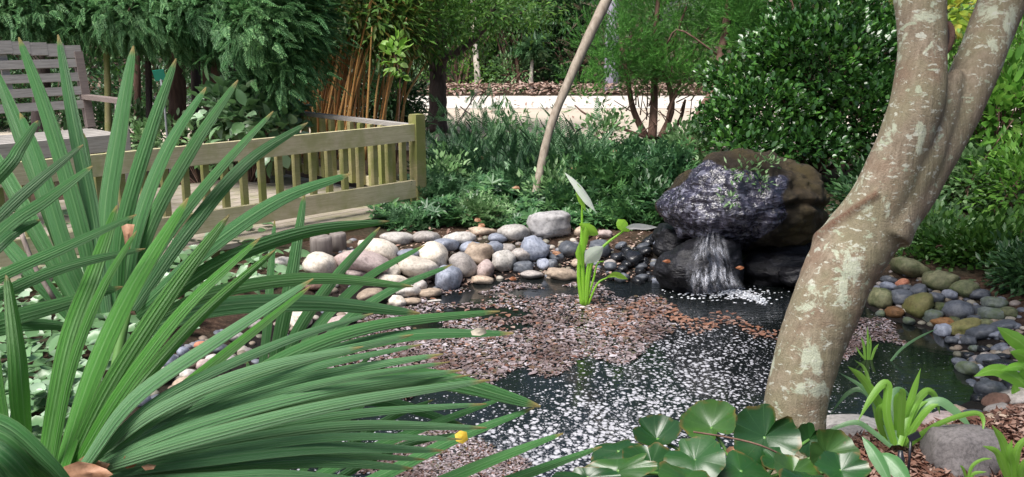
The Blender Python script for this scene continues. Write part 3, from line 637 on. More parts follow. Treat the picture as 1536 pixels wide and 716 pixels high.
b = MB(); b.box(dk(0, 1.83, DZ + .29), (.082, .082, .66), AX); b.build('end_post', M['post'], rear, False)
for k in range(14): baluster(rear, dk(.035, .12 + k * .122, DZ + .30))
# bench against the back of the deck
BP = at(141, 192, 6.45); sz = float(BP[2]); th = R(47)
bf = np.array([math.sin(th), -math.cos(th), 0]); bw = np.array([math.cos(th), math.sin(th), 0])
BAX = np.stack([bw, bf, dz]); B0 = np.array([BP[0], BP[1], 0])
def bp(x, y, z): return B0 + x * bw + y * bf + np.array([0, 0, z])
bench = empty('garden_bench', bp(-.7, .2, DZ), 'weathered silver-grey slatted wooden bench with arms on the deck', 'bench')
BW = 1.55; top = float(at(128, 68, 6.45)[2]); lean = -.10
def baxis(lean_y, hgt):
    zz = nrm(np.array([0, 0, hgt]) + bf * lean_y); yy = np.cross(zz, bw); return np.stack([bw, yy, zz])
LA = baxis(lean, top - sz)
br = MB(); n = 14; xs = np.linspace(-BW, 0.0, n + 1)           # top rail, gently arched
for k in range(n):
    x = (xs[k] + xs[k + 1]) / 2; ar = .05 * (1 - ((x + BW / 2) / (BW / 2)) ** 2)
    br.box(bp(x, lean, top - .03 + ar - .02), (BW / n + .001, .032, .085), LA)
br.build('top_rail', M['weathered'], bench, False)
b = MB()
for k in range(4):
    z = sz + (top - sz) * (.79 - .165 * k); b.box(bp(-BW / 2, lean * (z - sz) / (top - sz) + .0, z), (BW - .02, .022, .056), LA)
b.build('back_slats', M['weathered'], bench, False)
for x in (-.02, -BW + .02):
    b = MB(); b.box(bp(x, lean * .5 - .004, (sz + top) / 2 - .02), (.055, .05, top - sz - .04), LA); b.build('back_post', M['weathered_brown'], bench, False)
    b = MB(); b.box(bp(x, 0, (DZ + sz) / 2), (.055, .055, sz - DZ), BAX); b.build('leg', M['weathered_brown'], bench, False)
    b = MB(); b.box(bp(x, .5, (DZ + sz + .2) / 2), (.055, .06, sz + .2 - DZ), BAX); b.build('leg', M['weathered'], bench, False)
    b = MB(); b.box(bp(x, .25, sz + .215), (.065, .6, .03), BAX); b.build('armrest', M['weathered_brown'], bench, False)
for x in (-.5, -1.05):
    b = MB(); b.box(bp(x, lean * .5 - .02, (sz + top) / 2), (.05, .02, top - sz - .05), LA); b.build('back_stile', M['weathered'], bench, False)
b = MB()
for k in range(6): b.box(bp(-BW / 2, .04 + k * .087, sz - .012), (BW - .06, .075, .024), BAX)
b.build('seat', M['weathered'], bench, False)
b = MB(); b.box(bp(-BW / 2, .50, sz - .065), (BW - .12, .025, .085), BAX); b.build('apron', M['weathered'], bench, False)
# stump edging blocks below the deck
M['stump'] = bark_mat('stump_wood', (.13, .11, .1), (.27, .24, .22), 8, .15)
for (x, y, w, h, lb) in ((482, 374, 34, 40, 'wide grey round stump post edging the bank under the deck'), (507, 366, 26, 34, 'shorter grey stump post squeezed beside the wide stump')):
    dpt = depth(ground_hit(x, y + h * .3)); k = dpt / FPX; c = at(x, y, dpt); r = w / 2 * k
    b = MB().tube([c + dz * (-h * k * .7), c + dz * (h * k * .35), c + dz * (h * k * .47), c + dz * (h * k * .5)], [r, r * .98, r * .93, r * .8], 18)
    tag(b.build('stump_post', M['stump']), lb, 'stump', 'stump posts edging the bank')

# ---------------------------------------------------------------- leaf clouds
def tmpl(polys):
    V = []; F = []
    for p, tris in polys:
        F += [[a + len(V) for a in t] for t in tris]; V += p
    return np.array(V, float), np.array(F, int)
def leaflet(o, ang, L, W, droop=0.0, lift=0.0):
    ca, sa = math.cos(ang), math.sin(ang); d = np.array([ca, sa, lift]); n = np.array([-sa, ca, 0]); o = np.array(o, float)
    return ([list(o), list(o + d * L * .45 + n * W / 2 + [0, 0, .12 * W]), list(o + d * L - [0, 0, droop * L]), list(o + d * L * .45 - n * W / 2 + [0, 0, .12 * W])], [(0, 1, 2), (0, 2, 3)])
T_KITE = tmpl([leaflet((0, 0, 0), 0, 1, .42, .15)])
T_OVAL = (np.array([[0, 0, 0], [.22, .2, .04], [.55, .27, .05], [.82, .15, .0], [1, 0, -.1], [.82, -.15, 0], [.55, -.27, .05], [.22, -.2, .04], [.5, 0, -.02]]),
          np.array([[0, 8, 1], [1, 8, 2], [2, 8, 3], [3, 8, 4], [4, 8, 5], [5, 8, 6], [6, 8, 7], [7, 8, 0]]))
def spray(n, ang, l0, l1, w, droop, sub=False):
    P = []
    for i in range(n):
        t = (i + .5) / n; x = t; z = -droop * t * t
        for s in (-1, 1): P.append(leaflet((x * .85, 0, z), s * ang * (1 - .3 * t), l0 * (1 - t) + l1 * t, w, .2 * droop + .05, 0))
    P.append(leaflet((.72, 0, -droop * .55), 0, .32, w, .2)); P.append(leaflet((0, 0, 0), 0, .9, .02, droop * .8))
    return tmpl(P)
T_CYP = spray(7, .75, .34, .14, .06, .22)
T_FERN = spray(11, 1.15, .27, .10, .055, .25)
T_WHORL = tmpl([leaflet((0, 0, 0), i * 6.283 / 7 + .2 * (i % 2), 1, .34, .12, .28) for i in range(7)])
T_LWHORL = tmpl([leaflet((0, 0, 0), i * 6.283 / 8, 1, .2, .5, .15) for i in range(8)])
def bristle(n):
    r = np.random.default_rng(3); P = []
    for i in range(n):
        t = r.random(); a = r.uniform(0, 6.28); e = r.uniform(.35, .7)
        o = np.array([t * .75, 0, 0]); d = np.array([math.cos(e), math.sin(e) * math.cos(a), math.sin(e) * math.sin(a)]) * .34; s = np.array([0, -math.sin(a), math.cos(a)]) * .018
        P.append(([list(o - s), list(o + s), list(o + d)], [(0, 1, 2)]))
    return tmpl(P)
T_BRIS = bristle(26)
def inst(mb, T, pos, ax, nor, L, W=None):
    V, F = T; n = len(pos); ax = nrm(ax); nor = nor - (nor * ax).sum(1, keepdims=True) * ax; nor = nrm(nor); sd_ = np.cross(nor, ax)
    L = np.broadcast_to(L, (n,)); W = L if W is None else np.broadcast_to(W, (n,))
    P = pos[:, None] + (V[None, :, 0, None] * L[:, None, None]) * ax[:, None] + (V[None, :, 1, None] * W[:, None, None]) * sd_[:, None] + (V[None, :, 2, None] * W[:, None, None]) * nor[:, None]
    mb.add(P.reshape(-1, 3), (F[None] + (np.arange(n) * len(V))[:, None, None]).reshape(-1, F.shape[1]))
def rdir(n): return nrm(rng.normal(size=(n, 3)))
def E(px, py, d, rx, ry, rd): k = d / FPX; return at(px, py, d), np.array([rx * k, rd, ry * k])
def cloud(mb, ells, n, T, L, jit=.3, out=1.0, up=.3, droop=0.0, rand=.6, clump=14, csize=.12, shell=.55, W=1.0, flat=0.0, lean=(0, 0, 0), zmin=.02):
    """leaf clumps through the volume of a list of ellipsoids; returns clump centres"""
    vol = np.array([np.prod(r) ** (2 / 3) for _, r in ells]); vol = vol / vol.sum(); cents = []
    for (c, r), f in zip(ells, vol):
        m = max(1, int(n * f / clump)); u = rdir(m) * (shell + (1 - shell) * rng.random((m, 1)) ** .7) * rng.uniform(.8, 1.12, (m, 1)); cc = c + u * r
        cents.append(cc)
        q = np.repeat(cc, clump, 0) + rng.normal(size=(m * clump, 3)) * csize
        q[:, 2] = np.maximum(q[:, 2], zmin)
        o = nrm((q - c) / r) * out + np.array([0, 0, up - droop]) + rand * rdir(len(q)) + np.array(lean)
        nor = np.array([0, 0, 1.0]) + nrm((q - c) / r) * (.6 - flat) + jit * rdir(len(q))
        inst(mb, T, q, o, nor, L * rng.uniform(.65, 1.25, len(q)), L * W * rng.uniform(.75, 1.2, len(q)))
    return np.vstack(cents)
def stems(mb, base, cents, k, r0, r1, sag=.15, sides=5):
    for c in cents[rng.choice(len(cents), min(k, len(cents)), replace=False)]:
        b0 = base + np.array([rng.normal(0, r0 * 2), rng.normal(0, r0 * 2), 0]); m = (b0 + c) / 2 + np.array([0, 0, sag * np.linalg.norm(c - b0)]) * rng.uniform(.2, 1) + rng.normal(0, .04, 3)
        mb.tube(spline([b0, m, c], 8), np.linspace(r0, r1, 8), sides)
M['bark_dark'] = bark_mat('dark_bark', (.03, .022, .02), (.10, .075, .07), 7, .15)
M['bark_brown'] = bark_mat('brown_bark', (.07, .04, .03), (.2, .12, .09), 7, .12)
M['bark_grey'] = bark_mat('grey_bark', (.16, .13, .11), (.36, .3, .26), 7, .15)
M['bark_pale'] = bark_mat('pale_bark', (.35, .3, .25), (.6, .53, .46), 5, .3)
M['bark_violet'] = bark_mat('violet_grey_bark', (.2, .18, .24), (.36, .33, .42), 5, .3)
G = {}
G['cypress'] = leaf_mat('cypress_leaf', [(.06, .17, .06), (.12, .28, .10), (.25, .46, .18)], .5, .3, .3, 1.6, (.055, .16, .06))
G['juniper'] = leaf_mat('juniper_leaf', [(.06, .19, .035), (.11, .31, .055), (.18, .42, .08)], .5, .3, .3, 2.0, (.05, .15, .035))
G['bush'] = leaf_mat('bush_leaf', [(.10, .22, .07), (.2, .37, .14), (.4, .58, .3)], .45, .35, .4, 1.1)
G['dark'] = leaf_mat('dark_evergreen_leaf', [(.025, .075, .025), (.05, .13, .04), (.09, .2, .06)], .4, .25, .5, 1.4)
G['fresh'] = leaf_mat('fresh_leaf', [(.08, .22, .03), (.15, .35, .05), (.28, .5, .09)], .45, .4, .4, 1.8, (.06, .16, .025))
G['glossy'] = leaf_mat('glossy_leaf', [(.018, .06, .013), (.038, .12, .02), (.09, .23, .032)], .27, .2, .7, 3.0, (.025, .08, .02))
G['whorl'] = leaf_mat('whorl_leaf', [(.04, .115, .04), (.07, .18, .055), (.14, .29, .09)], .38, .25, .5, 2.6, (.035, .1, .045))
G['yew'] = leaf_mat('yew_leaf', [(.02, .065, .03), (.035, .1, .042), (.075, .18, .07)], .42, .2, .5, 2.0)
G['ferny'] = leaf_mat('ferny_leaf', [(.06, .15, .06), (.11, .24, .1), (.21, .38, .19)], .45, .25, .4, 2.0)
G['pale'] = leaf_mat('pale_leaf', [(.1, .2, .08), (.18, .33, .15), (.38, .52, .36)], .3, .25, .6, 5.0, (.07, .16, .05))
G['maple'] = leaf_mat('yellow_green_leaf', [(.16, .3, .03), (.3, .42, .04), (.45, .4, .06)], .5, .4, .3, 4.0, (.12, .26, .03))
G['tree'] = leaf_mat('tree_leaf', [(.04, .12, .02), (.08, .2, .03), (.15, .3, .05)], .45, .35, .35, 1.5)
G['bamboo'] = leaf_mat('bamboo_leaf', [(.05, .1, .02), (.09, .17, .03), (.2, .14, .03)], .5, .3, .3, 1.5)
G['dry'] = leaf_mat('dry_twig_leaf', [(.12, .1, .07), (.2, .16, .11), (.3, .25, .18)], .8, .15, .2, 2.0)
def plant(name, base, label, cat, group, leafpart, gm, build, stemm=None, stembuild=None):
    r = empty(name, base, label, cat, group); b = MB(); cents = build(b); b.build(leafpart, gm, r)
    if stembuild:
        s = MB(); stembuild(s, cents); s.build('stems' if stemm not in ('trunk',) else 'trunk', M['bark_brown'] if stemm in (None, 'trunk') else stemm, r)
    return r
def gp(px, py, d):
    p = at(px, py, d); p[2] = ground_z(p[0], p[1]); return p

# far planting behind the path: rows of shrubs and trees, each its own thing
FARB = [  # px, py, depth, rx, ry, rd, leaf, template, size, count, label, category
 (470, 20, 18.5, 150, 130, 1.2, 'dark', T_KITE, .13, 5200, 'dense dark evergreen behind the bamboo', 'tree'),
 (610, 70, 18.2, 95, 80, .9, 'bush', T_KITE, .11, 3800, 'mid green shrub between the bamboo and the pale slim trunk', 'shrub'),
 (730, 30, 19.5, 110, 90, .9, 'bush', T_KITE, .12, 4200, 'airy light green shrub above the pale slim trunk', 'shrub'),
 (690, 118, 17.8, 70, 32, .5, 'fresh', T_KITE, .08, 1800, 'low bright green shrub at the foot of the pale slim trunk', 'shrub'),
 (800, 45, 18.5, 75, 75, .8, 'ferny', T_LWHORL, .22, 420, 'pale long-leaved shrub with drooping leaf rosettes', 'shrub'),
 (772, 112, 17.9, 60, 34, .5, 'bush', T_KITE, .09, 1700, 'rounded green shrub below the drooping rosettes', 'shrub'),
 (858, 95, 18.3, 62, 60, .7, 'dark', T_KITE, .1, 2800, 'very dark green shrub behind the leaning pole', 'shrub'),
 (875, 20, 20.0, 90, 60, .9, 'bush', T_KITE, .12, 2600, 'leafy green shrub above the dark one behind the leaning pole', 'shrub'),
 (922, 95, 17.8, 45, 55, .5, 'dry', T_CYP, .3, 260, 'dry brownish twiggy shrub beside the violet-grey trunk', 'shrub'),
 (1020, 60, 20.5, 130, 100, 1.0, 'bush', T_KITE, .12, 3800, 'soft green shrub seen through the juniper', 'shrub'),
 (1130, 60, 19.0, 90, 90, .9, 'fresh', T_KITE, .1, 3000, 'light green shrub behind the brown leaning juniper trunk', 'shrub'),
 (1250, 30, 17.5, 130, 120, 1.2, 'tree', T_KITE, .13, 4000, 'green tree behind the glossy holly', 'tree'),
 (1420, 40, 17.0, 170, 150, 1.4, 'fresh', T_KITE, .13, 5200, 'fresh green tree behind the forked trunk', 'tree'),
 (1570, 60, 15.5, 150, 170, 1.4, 'bush', T_KITE, .13, 3800, 'bushy green tree at the shady end of the far planting', 'tree'),
 (250, 10, 15.0, 220, 120, 1.4, 'dark', T_KITE, .13, 6000, 'dark evergreen mass of a tree behind the cypress trunks', 'tree'),
 (20, 20, 14.0, 160, 130, 1.4, 'dark', T_KITE, .12, 4200, 'dark evergreen tree behind the garden bench', 'tree'),
]
for (px, py, d, rx, ry, rd_, gk, T, L, cnt, lb, cat) in FARB:
    el = E(px, py, d, rx, ry, rd_); base = gp(px, py, d)
    el2 = (el[0] + np.array([0, .3, 1.0]), el[1] * np.array([.9, 1, .8]))
    plant('far_tree' if cat == 'tree' else 'far_shrub', base, lb, cat, 'shrubs and trees beyond the path', 'crown' if cat == 'tree' else 'foliage', G[gk],
          lambda b, e=el, e2=el2, c=cnt, T=T, L=L: cloud(b, [e, e2], int(c * 1.25), T, L, clump=10, csize=L * 1.3, shell=.35, droop=.2),
          M['bark_brown'], lambda s, ce, bb=base: stems(s, bb, ce, 14, .035, .008))
for (px, py, d, rx, ry, lb) in ((60, 150, 11.6, 120, 50, 'dark hedge shrub behind the bench, close to the deck'), (230, 150, 11.8, 110, 50, 'dark hedge shrub seen between the cypress trunks'), (380, 140, 11.5, 90, 46, 'dark hedge shrub behind the broad pale-leaved shrub'), (500, 135, 11.8, 90, 46, 'dark shrub filling in behind the bamboo canes'), (590, 142, 11.6, 48, 30, 'low shrub between the bamboo canes and the small dark-trunked tree'), (-90, 150, 11.0, 110, 60, 'dark hedge shrub past the end of the bench')):
    el = E(px, py, d, rx, ry, .5); base = gp(px, py, d)
    plant('hedge_shrub', base, lb, 'shrub', 'dark shrubs behind the deck', 'foliage', G['dark'], lambda b, e=el: cloud(b, [e, (e[0] - np.array([0, 0, .45]), e[1])], 4200, T_KITE, .09, clump=10, csize=.1, shell=.4), M['bark_brown'], lambda s, ce, bb=base: stems(s, bb, ce, 14, .02, .006))
# a far-off wood closing the view, one mass
b = MB()
ells = [(np.array([x, 25 + 2 * math.sin(x), zc + .9 * math.sin(x * 1.7 + zc)]), np.array([2.6, 1.3, 2.4])) for zc in (1.6, 5.0, 8.4) for x in np.arange(-19, 20, 2.2)]
cloud(b, ells, 42000, T_KITE, .34, clump=10, csize=.3, shell=.5)
tag(b.build('far_woods', G['tree']), kind='stuff')
# mulch litter strip along the far side of the path
b = MB(); n = 5200; P = np.column_stack([rng.uniform(-8, 9, n), rng.uniform(16.4, 17.7, n), np.zeros(n)]); P[:, 2] = .22 + .14 * smooth(16, 17, P[:, 1]) + rng.random(n) * .03
inst(b, T_KITE, P, rdir(n) * np.array([1, 1, .25]), np.array([0, 0, 1.0]) + .5 * rdir(n), rng.uniform(.06, .16, n))
G['litter'] = leaf_mat('dry_litter', [(.22, .13, .1), (.36, .25, .2), (.5, .4, .34), (.3, .2, .17)], .8, .1, .2, 3.0, (.28, .18, .14))
n = 700; P = np.column_stack([rng.uniform(-5, 9, n), rng.uniform(10.5, 16.2, n), np.full(n, .245)]); inst(b, T_KITE, P, rdir(n) * np.array([1, 1, .2]), np.array([0, 0, 1.0]) + .4 * rdir(n), rng.uniform(.04, .10, n))
tag(b.build('leaf_litter', G['litter']), kind='stuff')
def trunk(name, pts, rad, m_, label, cat='tree', group=None, sides=10, part='trunk'):
    p = np.array([at(*q) for q in pts]); p[0, 2] = min(p[0, 2], ground_z(p[0, 0], p[0, 1]) + .02)
    r = empty(name, p[0], label, cat, group); sp_ = spline(p, 24); rr = np.interp(np.linspace(0, 1, 24), np.linspace(0, 1, len(rad)), rad)
    rr = rr * (1 + .06 * np.sin(np.arange(24) * 1.9)); MB().tube(sp_, rr, sides).build(part, m_, r); return r
def sprig(parent, cents, T, L, gm, name='crown', cnt=600, cs=.25):
    b = MB(); cloud(b, cents, cnt, T, L, clump=10, csize=cs, shell=.3); b.build(name, gm, parent)
t = trunk('slim_tree', [(717, 142, 17.6), (716, 110, 17.6), (712, 60, 17.7), (706, -60, 17.9)], [.075, .06, .055, .05], M['bark_pale'], 'slim tree with pale trunk standing at the far edge of the path'); sprig(t, [E(705, -60, 17.9, 60, 40, .6)], T_KITE, .1, G['bush'])
t = trunk('slim_tree', [(917, 140, 17.4), (917, 100, 17.4), (918, 40, 17.5), (920, -80, 17.6)], [.16, .14, .13, .12], M['bark_violet'], 'tree with smooth violet-grey trunk at the far edge of the path'); sprig(t, [E(920, -90, 17.6, 60, 40, .6)], T_KITE, .1, G['bush'])
t = trunk('slim_tree', [(797, 140, 17.5), (797, 110, 17.5), (799, 80, 17.6)], [.04, .035, .03], M['bark_pale'], 'thin bare stem carrying the drooping leaf rosettes'); sprig(t, [E(799, 75, 17.6, 14, 14, .15)], T_LWHORL, .28, G['ferny'], 'crown', 30, .06)
t = trunk('pale_tree', [(1156, 110, 14.2), (1157, 50, 14.2), (1161, 0, 14.2), (1165, -80, 14.3)], [.1, .09, .09, .08], M['bark_pale'], 'pale bare trunk rising behind the glossy holly'); sprig(t, [E(1166, -90, 14.2, 60, 40, .6)], T_KITE, .1, G['tree'])

# cypress trees over the deck
def tree_with_crown(name, label, tp, tr, bm, ells, cnt, T, L, gm, group=None, kw={}, limbs=10, r0=.03):
    r = trunk(name, tp, tr, bm, label, 'tree', group); b = MB(); ce = cloud(b, ells, cnt, T, L, **kw); b.build('crown', gm, r)
    s = MB(); p = np.array([at(*q) for q in tp]); stems(s, p[-1], ce, limbs // 2, r0, .006); stems(s, p[len(p) // 2], ce, limbs - limbs // 2, r0, .006); s.build('limbs', bm, r)
    return r
ck = dict(clump=9, csize=.09, shell=.45, droop=.55, out=.8, rand=.5, lean=(.5, -.2, 0), W=1.0)
tree_with_crown('cypress_tree', 'feathery cypress with the longest drooping green sprays, beside the bamboo', [(330, 205, 8.0), (326, 140, 8.0), (330, 60, 8.0), (340, -60, 8.1)], [.07, .06, .055, .05], M['bark_brown'],
    [E(415, 22, 6.9, 72, 60, .4), E(448, 72, 7.0, 32, 46, .25), E(385, 55, 6.9, 50, 40, .3), E(325, 12, 7.2, 80, 34, .4), E(430, 108, 7.0, 26, 26, .2), E(400, -60, 7.0, 100, 60, .5), E(458, 40, 7.1, 35, 40, .25), E(335, 52, 7.4, 40, 24, .25)], 5600, T_CYP, .14, G['cypress'], 'cypress trees behind the deck', ck)
tree_with_crown('cypress_tree', 'dark-trunked cypress standing behind the green plaque', [(265, 215, 8.4), (266, 130, 8.4), (264, 40, 8.4), (262, -70, 8.4)], [.09, .075, .07, .06], M['bark_brown'],
    [E(220, 15, 7.4, 95, 45, .4), E(270, 36, 7.5, 60, 30, .3), E(170, 32, 7.6, 50, 26, .3), E(240, -50, 7.5, 100, 50, .5)], 3600, T_CYP, .14, G['cypress'], 'cypress trees behind the deck', ck)
tree_with_crown('cypress_tree', 'cypress hanging over the back of the garden bench', [(60, 230, 8.6), (62, 120, 8.6), (60, 30, 8.6), (55, -70, 8.6)], [.09, .08, .07, .06], M['bark_dark'],
    [E(60, 10, 7.6, 100, 45, .4), E(20, 20, 7.6, 60, 26, .3), E(120, 22, 7.7, 60, 26, .3), E(-50, 20, 7.6, 70, 60, .4), E(60, -50, 7.6, 110, 50, .5)], 3800, T_CYP, .14, G['cypress'], 'cypress trees behind the deck', ck)
for (px, py, d, lb, w, m_) in ((160, 235, 7.6, 'thin mossy pole of a sapling behind the bench arm', .028, 'post'), (222, 225, 7.9, 'thin dark sapling stem behind the green plaque', .03, 'bark_dark'), (293, 215, 8.6, 'dark narrow trunk between the two thicker cypress trunks', .05, 'bark_dark'),
                               (310, 212, 8.3, 'brown narrow trunk close by the cypress with the longest sprays', .045, 'bark_brown'), (205, 230, 8.8, 'dark sapling trunk in the gap behind the armrest', .035, 'bark_brown'), (350, 205, 8.8, 'dark trunk behind the broad pale-leaved shrub', .06, 'bark_dark')):
    t = trunk('sapling', [(px, py, d), (px + 1, 120, d), (px - 2, 30, d), (px + 3, -60, d)], [w, w * .9, w * .8, w * .7], M[m_], lb, 'tree', 'slim trunks behind the deck'); sprig(t, [E(px, -60, d, 50, 40, .35)], T_CYP, .18, G['cypress'], 'crown', 200, .12)
# understorey behind the deck
plant('broadleaf_shrub', gp(372, 205, 7.5), 'shrub with broad pale shining leaves behind the deck railing', 'shrub', None, 'foliage', G['pale'],
      lambda b: cloud(b, [E(372, 172, 7.2, 48, 34, .3), E(340, 160, 7.3, 30, 26, .25), E(415, 192, 7.1, 32, 26, .22), E(420, 150, 7.5, 28, 20, .2)], 620, T_OVAL, .12, clump=5, csize=.07, shell=.4, W=1.35), None, lambda s, c: stems(s, gp(372, 205, 7.4), c, 14, .008, .003))
plant('low_shrub', gp(300, 222, 7.4), 'low mixed green undergrowth at the foot of the cypress trunks', 'shrub', None, 'foliage', G['bush'],
      lambda b: cloud(b, [E(250, 205, 7.6, 60, 22, .3), E(320, 212, 7.4, 50, 22, .3), E(130, 225, 8.0, 90, 26, .4), E(180, 190, 8.4, 80, 30, .3)], 2400, T_OVAL, .06, clump=8, csize=.06, shell=.3), None, lambda s, c: stems(s, gp(300, 222, 7.4), c, 10, .006, .003))
plant('narrow_leaf_plant', gp(395, 190, 7.3), 'tuft of narrow drooping strap leaves under the cypress sprays', 'plant', None, 'foliage', G['ferny'],
      lambda b: cloud(b, [E(412, 122, 7.2, 30, 20, .2), E(385, 128, 7.2, 22, 16, .2)], 60, T_LWHORL, .16, clump=4, csize=.06), None, lambda s, c: stems(s, gp(395, 190, 7.3), c, 8, .008, .004))
# bamboo
bam = empty('bamboo_clump', gp(530, 170, 9.3), 'clump of leaning orange-brown bamboo canes behind the side railing', 'bamboo')
m, nt = mat('bamboo_cane'); uvn = nt.nodes.new('ShaderNodeTexCoord').outputs['UV']; oi = nt.nodes.new('ShaderNodeObjectInfo')
sx = nt.nodes.new('ShaderNodeSeparateXYZ'); nt.links.new(uvn, sx.inputs[0]); fr = math_(nt, 'FRACT', math_(nt, 'MULTIPLY', sx.outputs[1], 6.0))
c = ramp(nt, oi.outputs['Random'], [(0, (.26, .10, .03)), (.35, (.5, .24, .07)), (.7, (.6, .34, .12)), (1, (.36, .2, .07))]); c = mix(nt, ramp(nt, fr, [(.0, .75), (.06, 0.0), (1, 0.0)]), c, (.16, .09, .04)); finish(nt, c, .45); M['cane'] = m
for k in range(64):
    x0 = rng.uniform(440, 590) if k > 14 else rng.uniform(445, 520); d0 = rng.uniform(8.9, 9.9); ln = rng.uniform(5, 60) if x0 > 470 else rng.uniform(-10, 30); hgt = rng.uniform(100, 150) if x0 > 520 else rng.uniform(110, 210)
    p0 = gp(x0, 170, d0); p2 = at(x0 + ln * hgt / 130, 170 - hgt, d0 + rng.uniform(-.2, .3)); mid = (p0 + p2) / 2 + np.array([-.02, 0, .03]) * rng.uniform(0, 2)
    MB().tube(spline([p0, mid, p2], 12), np.linspace(rng.uniform(.010, .017), .007, 12), 6).build('cane', M['cane'], bam)
b = MB(); cloud(b, [E(530, 10, 9.1, 95, 46, .4), E(480, 55, 9.7, 45, 50, .4), E(590, 50, 9.2, 45, 30, .35), E(560, -40, 9.4, 120, 50, .6)], 5200, T_KITE, .13, clump=8, csize=.1, droop=.7, W=.55); b.build('foliage', G['bamboo'], bam)
b = MB(); cloud(b, [E(480, 40, 10.3, 60, 70, .4), E(500, 120, 10.4, 60, 50, .3)], 1500, T_KITE, .14, clump=8, csize=.14, droop=.8, W=.5); b.build('sheaths', leaf_mat('dry_sheath', [(.05, .025, .012), (.12, .06, .025), (.25, .13, .05)], .7, .15, .2, 1.5), bam)
for (x0, x1, lb) in ((608, 641, 'longer orange bare cane leaning towards the dark small tree'), (612, 632, 'shorter orange cane leaning beside the dark small tree')):
    y0, y1 = (150, 92) if x0 == 608 else (104, 84)
    p0 = gp(x0 - 12, 178, 9.6); tag(MB().tube(spline([p0, at(x0, y0, 9.6), at(x1, y1, 9.7)], 10), .011, 6).build('leaning_cane', M['cane']), lb, 'cane')
sprigT = [(583, 66), (596, 76), (600, 92), (592, 106), (604, 112)]
r = empty('lime_sprig', gp(592, 170, 8.7), 'bright lime green sapling with pinnate leaflets in front of the bamboo', 'sapling'); b = MB()
for (x, y) in sprigT:
    for s in (-1, 1): inst(b, T_OVAL, np.array([at(x, y + 4 * s, 8.6)]), np.array([[s * .8 + .1, -.3, .1 - .4]]), np.array([[0, -.8, .6]]), .09, .11)
cloud(b, [E(594, 90, 8.6, 12, 30, .08)], 60, T_OVAL, .085, clump=4, csize=.03); b.build('foliage', leaf_mat('lime_leaf', [(.2, .42, .05), (.32, .58, .1), (.45, .65, .22)], .4, .4), r)
MB().tube(spline([gp(592, 170, 8.7), at(600, 120, 8.6), at(584, 62, 8.6)], 8), .006, 5).build('stem', M['bark_brown'], r)
# small dark-trunked tree
tw = dict(clump=10, csize=.14, shell=.3, out=.8, droop=.3, rand=.7)
r = tree_with_crown('small_tree', 'small round-headed tree with a stout dark trunk in front of the path', [(656, 192, 10.9), (657, 150, 10.9), (657, 110, 10.9), (659, 82, 10.9)], [.125, .105, .1, .105], M['bark_dark'],
    [E(565, 24, 9.0, 80, 34, .4), E(500, 10, 8.9, 40, 24, .35), E(640, 30, 9.7, 75, 42, .5), E(640, 30, 10.6, 85, 52, .8), E(720, 18, 10.6, 80, 34, .7), E(790, 10, 10.8, 60, 24, .5), E(590, 62, 11.2, 45, 26, .4), E(700, 48, 11.4, 50, 22, .4), E(640, -40, 10.6, 170, 45, 1.0)], 9000, T_KITE, .08, G['tree'], None, tw, 10, .02)
s = MB()
for path, r0 in (([(657, 88), (640, 72), (628, 64), (604, 40)], .05), ([(659, 90), (690, 76), (720, 50), (742, 10), (760, -30)], .05), ([(659, 88), (664, 50), (650, 10), (640, -40)], .045), ([(700, 66), (740, 36), (790, 16)], .028)):
    s.tube(spline([at(x, y, 10.75) for x, y in path], 14), np.linspace(r0, r0 * .45, 14), 8)
s.build('limb', M['bark_dark'], r)
# leaning pole
m_ = bark_mat('silver_pole_wood', (.17, .135, .1), (.36, .31, .25), 8, .06, .7, .4)
P = np.array([at(803, 282, 6.5), at(823, 200, 6.6), at(851, 127, 6.68), at(882, 58, 6.75), at(916, -12, 6.85), at(940, -60, 6.9)]); P[0] = gp(797, 290, 6.45)
tag(MB().tube(spline(P, 26), np.interp(np.linspace(0, 1, 26), [0, .3, .7, 1], [.03, .031, .040, .044]) * (1 + .05 * np.sin(np.arange(26) * 2.2)), 10).build('leaning_pole', m_), 'bare silvery-brown pole leaning over the shrubs in front of the path', 'pole')
# junipers
jk = dict(clump=20, csize=.085, shell=.2, out=.8, up=.5, rand=.5)
r = empty('juniper_tree', gp(985, 205, 9.6), 'bushy juniper with several brown stems and feathery bright green tufts', 'tree'); s = MB(); JB = []
for path, r0 in (([(978, 208), (981, 160), (982, 110), (984, 40), (990, -30)], .05), ([(970, 208), (950, 165), (940, 110), (930, 60)], .04), ([(990, 208), (1008, 165), (1000, 120), (965, 70), (962, 30)], .035), ([(996, 208), (1010, 150), (1040, 120)], .025),
                 ([(968, 206), (925, 190), (880, 172), (862, 158)], .018), ([(1000, 208), (1020, 180), (1028, 150)], .03), ([(982, 110), (1010, 60), (1030, 10)], .025), ([(1002, 165), (1050, 60), (1085, 25)], .018)):
    s.tube(spline([at(x, y, 9.6 + .1 * math.sin(x)) for x, y in path], 14), np.linspace(r0, r0 * .4, 14), 7)
for k in range(26):
    x = rng.uniform(935, 1045); y = rng.uniform(120, 200); s.tube(spline([at(x, y, 9.6 + rng.normal(0, .15)), at(x + rng.normal(0, 22), y - rng.uniform(10, 40), 9.6 + rng.normal(0, .2))], 4), [.008, .006, .005, .004], 4)
s.build('stems', M['bark_brown'], r)
